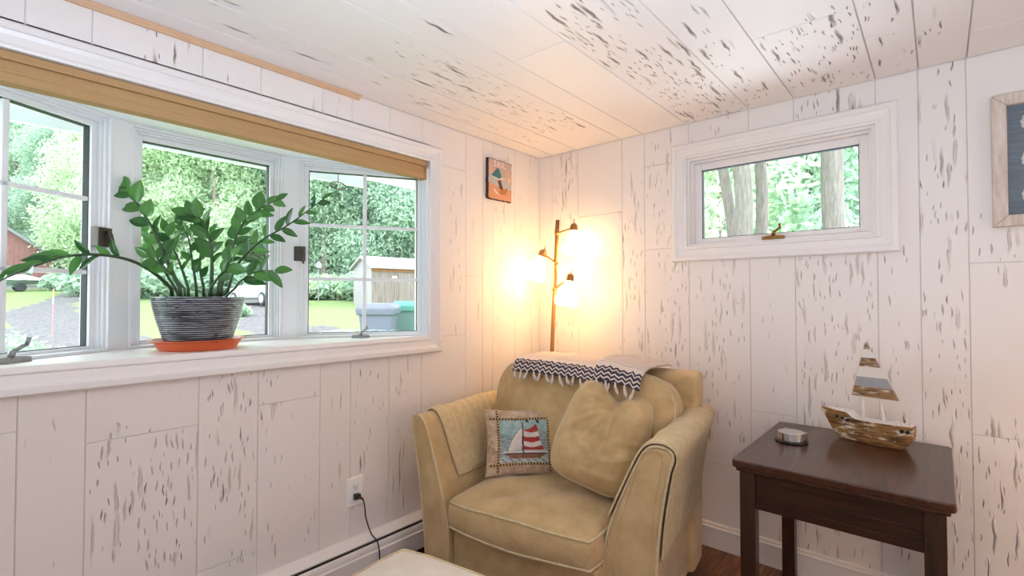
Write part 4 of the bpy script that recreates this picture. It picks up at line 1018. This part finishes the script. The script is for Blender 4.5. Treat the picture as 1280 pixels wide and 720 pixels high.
M['leaf_a'] = leafmat('mid green tree leaf', (.26, .40, .28), (.58, .73, .54), .5, .45)  # tree leaf colours are paled to paint in the outdoor haze
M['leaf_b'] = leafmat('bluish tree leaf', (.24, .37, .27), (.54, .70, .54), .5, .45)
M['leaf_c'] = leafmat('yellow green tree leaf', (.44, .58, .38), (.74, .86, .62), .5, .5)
M['bark'] = wood('tree bark', (.16, .12, .10), (.38, .33, .29), (16, 16, 2.2), .9, .02)
M['bark_pale'] = wood('pale mossy bark', (.14, .12, .10), (.28, .255, .215), (18, 18, 2.2), .9, .02)
def crown_mesh(name, blobs, n, size, mat, seed, droop=.2):
    rnd = np.random.RandomState(seed); vs = np.zeros((n*4, 3)); tone = np.zeros(n*4)
    vol = np.array([b[3]**2 for b in blobs]); pr = vol/vol.sum()
    for i in range(n):
        b = blobs[rnd.choice(len(blobs), p=pr)]; d = rnd.normal(size=3); d /= np.linalg.norm(d)
        r = b[3]*(rnd.uniform(.55, 1.05) if rnd.rand() < .8 else rnd.uniform(.2, .9))
        c = np.array(b[:3])+d*r*np.array([1, 1, .8])
        u = rnd.normal(size=3); u[2] -= droop; u /= np.linalg.norm(u); w = np.cross(u, d+rnd.normal(size=3)*.5); w /= np.linalg.norm(w)+1e-9
        s = size*rnd.uniform(.6, 1.3); tn = np.clip(.5+rnd.normal()*.28, 0, 1)
        vs[i*4:i*4+4] = [c-u*s, c+w*s*.42, c+u*s, c-w*s*.42]; tone[i*4:i*4+4] = tn
    me = bpy.data.meshes.new(name); me.from_pydata(vs.tolist(), [], [(i*4, i*4+1, i*4+2, i*4+3) for i in range(n)]); me.materials.append(mat)
    a = me.attributes.new('tone', 'FLOAT', 'POINT'); a.data.foreach_set('value', tone); me.update(); return me
def meshobj(name, me, parent=None):
    o = bpy.data.objects.new(name, me); COL.objects.link(o)
    if parent is not None: o.parent = parent
    return o
def trunk_mb(h, r, lean=(0, 0), seed=0, n=14, branches=3):
    mb = MB(); P = [Vector((lean[0]*f+.05*r*10*noise.noise(Vector((f*3, seed, 0))), lean[1]*f, h*f)) for f in [i/12 for i in range(13)]]
    mb.tube(P, [r*(1.25 if i == 0 else 1)*(1-.5*i/12) for i in range(13)], n)
    rr = random.Random(seed)
    for k in range(branches):
        i = rr.randint(6, 11); a = rr.uniform(0, 6.28); q = P[i]; L = h*.22
        mb.tube([q, q+Vector((math.cos(a)*L*.5, math.sin(a)*L*.5, L*.35)), q+Vector((math.cos(a)*L, math.sin(a)*L, L*.8))], [r*.35, r*.25, r*.1], 7)
    return mb
rnd = random.Random(5)
def blobs(h, w, n, seed, low=.18):
    q = random.Random(seed); out = []
    for k in range(n):
        f = low+(1-low)*(k+.5)/n; rr = w*math.sin(math.pi*min(1, .18+f*.78))*.62; a = q.uniform(0, 6.28)
        out.append((math.cos(a)*rr*q.uniform(.5, 1), math.sin(a)*rr*q.uniform(.5, 1), h*f, w*q.uniform(.34, .5)))
    return out
protos = []
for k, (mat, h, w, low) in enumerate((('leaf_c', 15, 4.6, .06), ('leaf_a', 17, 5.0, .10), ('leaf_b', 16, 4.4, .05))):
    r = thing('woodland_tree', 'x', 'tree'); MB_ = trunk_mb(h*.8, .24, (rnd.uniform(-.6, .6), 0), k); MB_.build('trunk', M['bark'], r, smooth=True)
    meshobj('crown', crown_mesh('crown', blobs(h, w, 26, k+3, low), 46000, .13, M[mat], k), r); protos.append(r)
KIND = ['light yellow green leafy tree in the woods across the lawn', 'mid green leafy tree in the woods across the lawn', 'bluish green leafy tree in the woods across the lawn']
spots = [(-95, 44, 0, 1.2), (-40, 47, 2, 1.15), (20, 45, 1, 1.1), (75, 42, 2, 1.0), (128, 39, 0, 1.0), (178, 35, 0, .98), (222, 37, 0, 1.1), (268, 34, 0, 1.0), (318, 37, 0, 1.05), (362, 38, 2, 1.0), (404, 33, 1, 1.0), (446, 36, 1, 1.1), (492, 33, 2, 1.05), (540, 36, 2, 1.15), (590, 38, 1, 1.15), (240, 50, 1, 1.3), (340, 52, 2, 1.3), (430, 50, 2, 1.35), (520, 50, 1, 1.3), (50, 58, 0, 1.35), (140, 54, 1, 1.3), (-20, 60, 1, 1.4), (640, 44, 2, 1.3)]
used = set()
for i, (px, d, k, s) in enumerate(spots):
    p = at(px, 372, d); o = protos[k] if k not in used else copy_tree(protos[k]); used.add(k)
    o.location = (p.x, p.y, gh(p.x, p.y)-.1); o.rotation_euler = (0, 0, i*1.3); o.scale = (s, s, s*(.95+.1*(i % 3)))
    o['label'] = KIND[k]; o['group'] = KIND[k].replace(' leafy tree', ' leafy trees')
# low brush at the foot of the woods
bp_ = None; bl = [(math.cos(a)*1.1*q, math.sin(a)*1.1*q, .5+.35*q2, .7) for a, q, q2 in [(k*1.1, (k % 3)/2, (k*7 % 5)/4) for k in range(9)]]
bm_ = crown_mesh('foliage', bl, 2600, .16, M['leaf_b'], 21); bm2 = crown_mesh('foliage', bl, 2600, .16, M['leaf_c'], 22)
for i, (px, d, s, m_) in enumerate([(150, 31, 1.5, bm_), (185, 29, 1.4, bm_), (225, 30, 1.5, bm_), (262, 31, 1.4, bm_), (385, 30, 1.2, bm2), (412, 31, 1.3, bm_), (436, 30, 1.2, bm2), (345, 33, 1.6, bm_), (470, 29, 1.4, bm_), (520, 29, 1.5, bm_), (112, 36, 1.3, bm_)]):
    p = at(px, 372, d); o = meshobj('bush', m_); o.location = (p.x, p.y, gh(p.x, p.y)-.15); o.scale = (s*1.2, s*1.2, s); o.rotation_euler = (0, 0, i)
    if m_ is bm_: tag(o, 'bluish green bush along the foot of the woods behind the lawn', 'bush', 'bluish green bushes along the woods')
    else: tag(o, 'bright yellow green bush along the foot of the woods behind the lawn', 'bush', 'bright green bushes along the woods')
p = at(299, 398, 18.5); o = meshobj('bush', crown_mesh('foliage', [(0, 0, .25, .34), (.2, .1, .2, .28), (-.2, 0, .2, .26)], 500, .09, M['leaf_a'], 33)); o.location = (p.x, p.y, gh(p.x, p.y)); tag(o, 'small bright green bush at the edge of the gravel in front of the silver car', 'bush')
p = at(12, 436, 4.2); o = meshobj('bush', crown_mesh('foliage', [(0, 0, .2, .24), (-.3, .1, .2, .26), (.22, 0, .12, .18)], 900, .035, M['leaf_a'], 34)); o.location = (p.x, p.y, .62); tag(o, 'tips of a bright green shrub just outside the bay window at the far left', 'bush')

def facing(px, d):     # local frame looking back at the house: x to the right, y away
    p = at(px, 372, d); return (p.x, p.y, gh(p.x, p.y)), _y-math.pi/2-math.atan((px-640)/611)
# red barn
M['barn_red'] = wood('faded red barn boards', (.17, .075, .068), (.28, .14, .128), (9, 9, .6), .8, .004)
M['barn_roof'] = plain('grey barn roofing', (.20, .21, .23), .8, var=.3, scale=3); M['concrete'] = plain('pale concrete', (.28, .275, .27), .9, var=.15, scale=2)
loc, rz = facing(63, 37.5); loc = (loc[0], loc[1], loc[2]-.1)
bn = thing('barn', 'faded red barn with a grey gable roof beyond the gravel drive', 'barn', loc, rz)
MB().box((-9.6, 0, -.2), (0, 9, .62)).build('foundation', M['concrete'], bn)
MB().prism([(-9.6, .62), (0, .62), (0, 2.5), (-4.8, 6.3), (-9.6, 2.5)], lambda x, z, d: (x, d, z), .02, 8.98).build('barn_wall', M['barn_red'], bn)
for s in (0, 1):
    P = [(.45, 2.15), (-4.8, 6.32), (-4.8, 6.55), (.45, 2.38)] if s == 0 else [(-10.05, 2.15), (-4.8, 6.32), (-4.8, 6.55), (-10.05, 2.38)]
    MB().prism(P, lambda x, z, d: (x, d, z), -.45, 9.4).build('roof_slope', M['barn_roof'], bn)
MB().box((-6.0, -.04, .62), (-3.4, .05, 2.9)).build('barn_door', wood('barn door boards', (.30, .14, .13), (.46, .26, .24), (9, 9, .6), .8, .004), bn)
# small boats beside the barn
def hull_mesh(L, w, h, nm, mat, parent):
    rows = []
    for i in range(9): f = i/8; k = math.sin(math.pi*min(1, .12+f*.8))**.6 if f < 1 else .03; rows.append((-L/2+L*f, h*(.85+.25*f*f), h*.35*f*f, w/2*k, w/4*k))
    mb = MB()
    for (x, zd, zk, wd, wk) in rows:
        for (y, z) in ((-wd, zd), (-(wd+wk)/2, (zd+zk)/2.2), (-wk*.5, zk), (wk*.5, zk), ((wd+wk)/2, (zd+zk)/2.2), (wd, zd)): mb.v.append((x, y, z))
    for i in range(8):
        for k in range(6): mb.f.append((i*6+k, i*6+(k+1) % 6, (i+1)*6+(k+1) % 6, (i+1)*6+k)); mb.m.append(0)
    mb.f += [tuple(range(6))[::-1], tuple(range(48, 54))]; mb.m += [0, 0]
    return mb.build(nm, mat, parent, smooth=False, recalc=True, bevel=.02)
M['boat_paint'] = plain('white boat paint', (.5, .5, .5), .4, var=.05); M['greenmetal'] = plain('dull green metal', (.18, .24, .22), .6)
loc, rz = facing(76, 35); rb = thing('rowing_boat', 'white rowing boat leaning on a trestle at the corner of the red barn', 'boat', loc, rz-.5)
h_ = hull_mesh(2.2, .8, .42, 'hull', M['boat_paint'], rb); h_.location = (0, 0, .42); h_.rotation_euler = (R(35), R(18), 0)
for x in (-.6, .5): MB().tube([(x, -.3, 0), (x, 0, .55), (x, .3, 0)], .04, 8).build('trestle', M['greenmetal'], rb)
loc, rz = facing(24, 34); tb = thing('covered_boat', 'boat under a white tarpaulin on a low trailer in front of the red barn', 'boat', loc, rz+.15)
h_ = hull_mesh(2.6, 1.0, .5, 'hull', M['greenmetal'], tb); h_.location = (0, 0, .42)
MB().grid(lambda u, v: ((u-.5)*2.3, (v-.5)*1.05, .92+.26*math.sin(math.pi*u)*math.sin(math.pi*v)+.04*noise.noise(Vector((u*6, v*6, 2)))-(.14 if v in (0, 1) else 0)), 20, 10).build('tarpaulin', M['boat_paint'], tb, smooth=True, solid=.02)
MB().box((-1.2, -.08, .32), (1.5, .08, .42)).build('trailer_frame', M['greenmetal'], tb)
for y in (-.45, .45): MB().lathe([(.0, -.08), (.26, -.08), (.3, -.04), (.3, .04), (.26, .08), (0, .08)], 18, lambda a, b, c, y=y: (.0+a, y+c, .3+b)).build('wheel', M['gasket'], tb)
# shed
M['shed_wood'] = wood('weathered shed boards', (.12, .09, .08), (.29, .245, .225), (7, 7, .5), .9, .004); M['shed_grey'] = wood('grey shed boards', (.22, .205, .21), (.36, .34, .34), (7, 7, .5), .9, .004)
M['shed_roof'] = plain('pale shed roofing', (.34, .34, .34), .8, var=.12, scale=8); M['rust'] = plain('rusty fascia', (.30, .13, .06), .8, var=.5, scale=8)
loc, rz = facing(465, 23); sh_ = thing('garden_shed', 'weathered wooden garden shed with a pale roof across the lawn', 'shed', (loc[0], loc[1], loc[2]-.12), rz+R(24))
MB().box((0, .02, 0), (3.3, 2.2, 2.02)).build('side_wall', M['shed_grey'], sh_)
MB().prism([(.0, 2.02), (2.22, 2.02), (1.1, 2.50)], lambda y, z, d: (d, y, z), .01, 3.29).build('gable', M['shed_grey'], sh_)
MB().box((-.01, -.01, 0), (3.31, .04, 2.0)).build('front_wall', M['shed_wood'], sh_)
MB().box((-.06, -.05, 1.82), (3.36, -.012, 1.98)).build('fascia', M['rust'], sh_)
MB().box((1.35, -.05, .05), (2.25, -.012, 1.78)).build('shed_door', M['shed_wood'], sh_, bevel=.01)
MB().box((1.0, -.06, 1.45), (1.25, -.012, 1.62)).build('hatch', M['boat_paint'], sh_)
for P in ([(-.22, 1.96), (1.1, 2.52), (1.1, 2.62), (-.22, 2.05)], [(2.42, 1.96), (1.1, 2.52), (1.1, 2.62), (2.42, 2.05)]):
    MB().prism(P, lambda y, z, d: (d, y, z), -.15, 3.45).build('roof_slope', M['shed_roof'], sh_)
# bins
def bin_(px, d, label, col, lid, s=1.0):
    loc, rz = facing(px, d); b = thing('wheelie_bin', label, 'trash bin', loc, rz+R(-12))
    mb = MB(); P0_ = [(-.22, -.25), (.22, -.25), (.22, .22), (-.22, .22)]; P1_ = [(-.29, -.33), (.29, -.33), (.29, .33), (-.29, .33)]
    mb.add([(x*s, y*s, .06) for x, y in P0_]+[(x*s, y*s, 1.02*s) for x, y in P1_], [(0,3,2,1),(4,5,6,7),(0,1,5,4),(1,2,6,5),(2,3,7,6),(3,0,4,7)]); mb.build('bin_body', col, b, bevel=.03, seg=3)
    mb = MB(); mb.add([(x*s*1.12, y*s*1.12, .98*s) for x, y in P1_]+[(x*s*1.16, y*s*1.14, 1.10*s) for x, y in P1_]+[(x*s*.98, y*s*.95, 1.19*s) for x, y in P1_], [(0,3,2,1),(8,9,10,11)]+[(i+o, (i+1) % 4+o, (i+1) % 4+4+o, i+4+o) for o in (0, 4) for i in range(4)]); mb.build('lid', lid, b, bevel=.02)
    MB().tube([(-.24*s, .40*s, 1.08*s), (.24*s, .40*s, 1.08*s)], .02, 8).build('handle', lid, b)
    for x in (-.25, .25): MB().lathe([(0, -.03), (.11, -.03), (.11, .03), (0, .03)], 16, lambda a, c, q, x=x: (x*s+q, .26*s+a, .11+c)).build('wheel', M['gasket'], b)
bin_(474, 8.9, 'grey wheelie bin with a domed lid on the lawn outside the bay window', plain('grey bin plastic', (.13, .14, .19), .5, var=.12), plain('grey bin lid', (.12, .13, .17), .5, var=.25, scale=12), 1.0)
bin_(514, 9.9, 'green wheelie bin beside the grey bin outside the bay window', plain('green bin plastic', (.09, .17, .155), .5, var=.15), plain('green bin lid', (.05, .20, .165), .5, var=.1), .97)
# car
M['silver'] = plain('silver car paint', (.42, .44, .43), .25, .25, var=.03, Coat_Weight=.6); M['carglass'] = plain('dark car glass', (.05, .065, .07), .1); M['tail'] = plain('red tail light', (.45, .03, .03), .25)
loc, rz = facing(331, 24.6); car = thing('car', 'silver estate car parked on the gravel drive seen from behind', 'car', (loc[0], loc[1], loc[2]+.0), rz+R(90+28))
def cp(P, w, nm, mat, par=None, inset=0, bev=.05):
    return MB().prism(P, lambda x, z, d: (x, d, z), -w, w).build(nm, mat, par or car, bevel=bev, seg=3)
body = cp([(-2.2, .32), (2.15, .30), (2.25, .55), (2.15, .80), (1.0, .98), (-2.15, 1.0), (-2.28, .62)], .86, 'body', M['silver'], bev=.10)
cp([(-2.05, .96), (.95, .96), (.15, 1.42), (-1.65, 1.46)], .74, 'cabin', M['silver'], bev=.08)
for s in (-1, 1): MB().prism([(-1.80, 1.02), (.72, 1.02), (.10, 1.36), (-1.55, 1.39)], lambda x, z, d: (x, d, z), s*.752-.006, s*.752+.006).build('side_window', M['carglass'], car)
MB().add([(-2.03, -.62, 1.02), (-2.03, .62, 1.02), (-1.72, .58, 1.39), (-1.72, -.58, 1.39)], [(0, 1, 2, 3)]).build('rear_window', M['carglass'], car, solid=.03)
MB().add([(.92, -.62, 1.02), (.92, .62, 1.02), (.24, .58, 1.39), (.24, -.58, 1.39)], [(0, 3, 2, 1)]).build('windscreen', M['carglass'], car, solid=.03)
for s in (-1, 1): MB().box((-2.30, s*.72-.13, .72), (-2.18, s*.72+.13, .90)).build('tail_light', M['tail'], car, bevel=.02)
MB().box((-2.34, -.80, .36), (-2.16, .80, .58)).build('bumper', M['silver'], car, bevel=.05)
for x in (-1.35, 1.38):
    for s in (-1, 1):
        w_ = MB().lathe([(.0, -.10), (.29, -.10), (.32, -.07), (.32, .07), (.29, .10), (0, .10)], 24, lambda a, b, c, x=x, s=s: (x+a, s*.80+c, .32+b)).build('wheel', M['gasket'], car)
        MB().lathe([(.0, -.108), (.20, -.108), (.20, .108), (0, .108)], 20, lambda a, b, c, x=x, s=s: (x+a, s*.80+c, .32+b)).build('hubcap', M['pewter'], w_)
# drive marker, lawn bench
p = at(66, 400, 12.9); sk = thing('drive_marker', 'thin pink drive marker stake with a white top beside the gravel', 'marker stake', (p.x, p.y, gh(p.x, p.y)-.02))
MB().tube([(0, 0, 0), (.0, 0, .92)], .012, 8).build('stake', plain('pink stake', (.85, .22, .22), .5), sk); MB().tube([(0, 0, .92), (0, 0, 1.10)], .0125, 8).build('reflector', M['boat_paint'], sk); MB().tube([(0, 0, 1.10), (0, 0, 1.30)], .0125, 8).build('stake_tip', plain('orange stake tip', (.8, .28, .12), .5), sk)
loc, rz = facing(400, 29); be = thing('lawn_bench', 'low dark wooden bench at the back of the lawn', 'bench', loc, rz)
for y in (-.22, 0, .22): MB().box((-1.3, y-.09, .40), (1.3, y+.09, .46)).build('seat_plank', M['bark'], be)
for x in (-1.0, 1.0): MB().box((x-.06, -.3, 0), (x+.06, .3, .40)).build('leg', M['bark'], be)
loc, rz = facing(398, 27); fp = thing('feeder_pole', 'thin pale pole with a small feeder standing in front of the woods', 'pole', loc, rz)
MB().tube([(0, 0, 0), (0, 0, 2.0)], .03, 8).build('pole', M['shed_grey'], fp); MB().prism([(-.14, 1.9), (.14, 1.9), (.17, 2.1), (0, 2.28), (-.17, 2.1)], lambda x, z, d: (x, d, z), -.14, .14).build('feeder', M['shed_grey'], fp)

# trees outside the small window
def stand(px0, py0, px1, py1, dep, r, label, mat, seed, dx=0):
    a, b = at(px0, py0, dep), at(px1, py1, dep); dv = (a-b)/(a.z-b.z); z0 = -.3
    g = b+dv*(z0-b.z); h = 7.5; tr = thing('standing_tree', label, 'tree', g)
    P = [Vector((dv.x*h*f, dv.y*h*f, h*f))+Vector((.03*noise.noise(Vector((f*9, seed, 1))), .03*noise.noise(Vector((f*9, seed, 5))), 0)) for f in [i/24 for i in range(25)]]
    MB().tube(P, [r*(1.35 if i == 0 else 1.0)*(1-.25*i/24)*(1+.05*noise.noise(Vector((i*.9, seed, 2)))) for i in range(25)], 18).build('trunk', mat, tr, smooth=True)
    cb = [(math.cos(k*2.1+seed)*1.1+dv.x*6, math.sin(k*2.1+seed)*1.1+dv.y*6, 4.6+k*.55, .9) for k in range(7)]
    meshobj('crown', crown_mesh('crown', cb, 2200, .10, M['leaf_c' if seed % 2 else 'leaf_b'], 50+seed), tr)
    return tr
stand(904, 215, 917, 300, 6.6, .075, 'thin leaning tree trunk, leftmost seen through the small window', M['bark_pale'], 1)
stand(926, 215, 931, 300, 6.2, .115, 'thick mossy tree trunk beside the thin leaning one through the small window', M['bark_pale'], 2)
stand(951, 205, 952, 300, 6.9, .088, 'straight pale tree trunk in the middle left of the small window', M['bark_pale'], 3)
stand(1040, 195, 1043, 290, 6.0, .135, 'stout furrowed tree trunk standing alone at the right of the small window', M['bark_pale'], 4)
def east(px, py, dep, bl, n, size, mat, seed, label, group=None, name='woodland_tree', trunk=True):
    p = at(px, py, dep); r = thing(name, label, 'tree', (p.x, p.y, -.3), 0, group)
    meshobj('crown', crown_mesh('crown', bl, n, size, M[mat], seed), r)
    if trunk: trunk_mb(6, .09, (.3, .2), seed, 10, 2).build('trunk', M['bark'], r, smooth=True)
bl_ = [(math.cos(k*2.4)*1.5, math.sin(k*2.4)*1.5, 1.6+k*.42, 1.0) for k in range(14)]
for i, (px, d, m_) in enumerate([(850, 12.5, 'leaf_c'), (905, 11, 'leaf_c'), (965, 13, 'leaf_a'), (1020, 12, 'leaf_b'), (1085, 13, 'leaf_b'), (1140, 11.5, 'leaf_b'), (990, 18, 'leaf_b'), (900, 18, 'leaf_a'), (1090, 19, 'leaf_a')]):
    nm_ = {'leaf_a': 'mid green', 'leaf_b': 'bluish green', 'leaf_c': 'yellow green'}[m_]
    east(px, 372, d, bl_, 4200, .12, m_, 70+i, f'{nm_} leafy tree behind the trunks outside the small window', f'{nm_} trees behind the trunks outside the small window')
# near evergreen bough at the lower right of that window
p = at(1072, 292, 4.6); bg_ = thing('evergreen_shrub', 'feathery evergreen shrub close outside the lower right of the small window', 'shrub', (p.x, p.y, -.2))
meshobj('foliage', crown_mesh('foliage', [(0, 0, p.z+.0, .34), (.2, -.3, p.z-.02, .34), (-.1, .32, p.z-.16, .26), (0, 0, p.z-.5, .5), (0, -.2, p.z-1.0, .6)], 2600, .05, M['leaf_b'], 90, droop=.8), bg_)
MB().tube([(0, 0, 0), (.02, .02, 1.0), (0, 0, p.z)], [.04, .03, .012], 8).build('trunk', M['bark'], bg_, smooth=True)
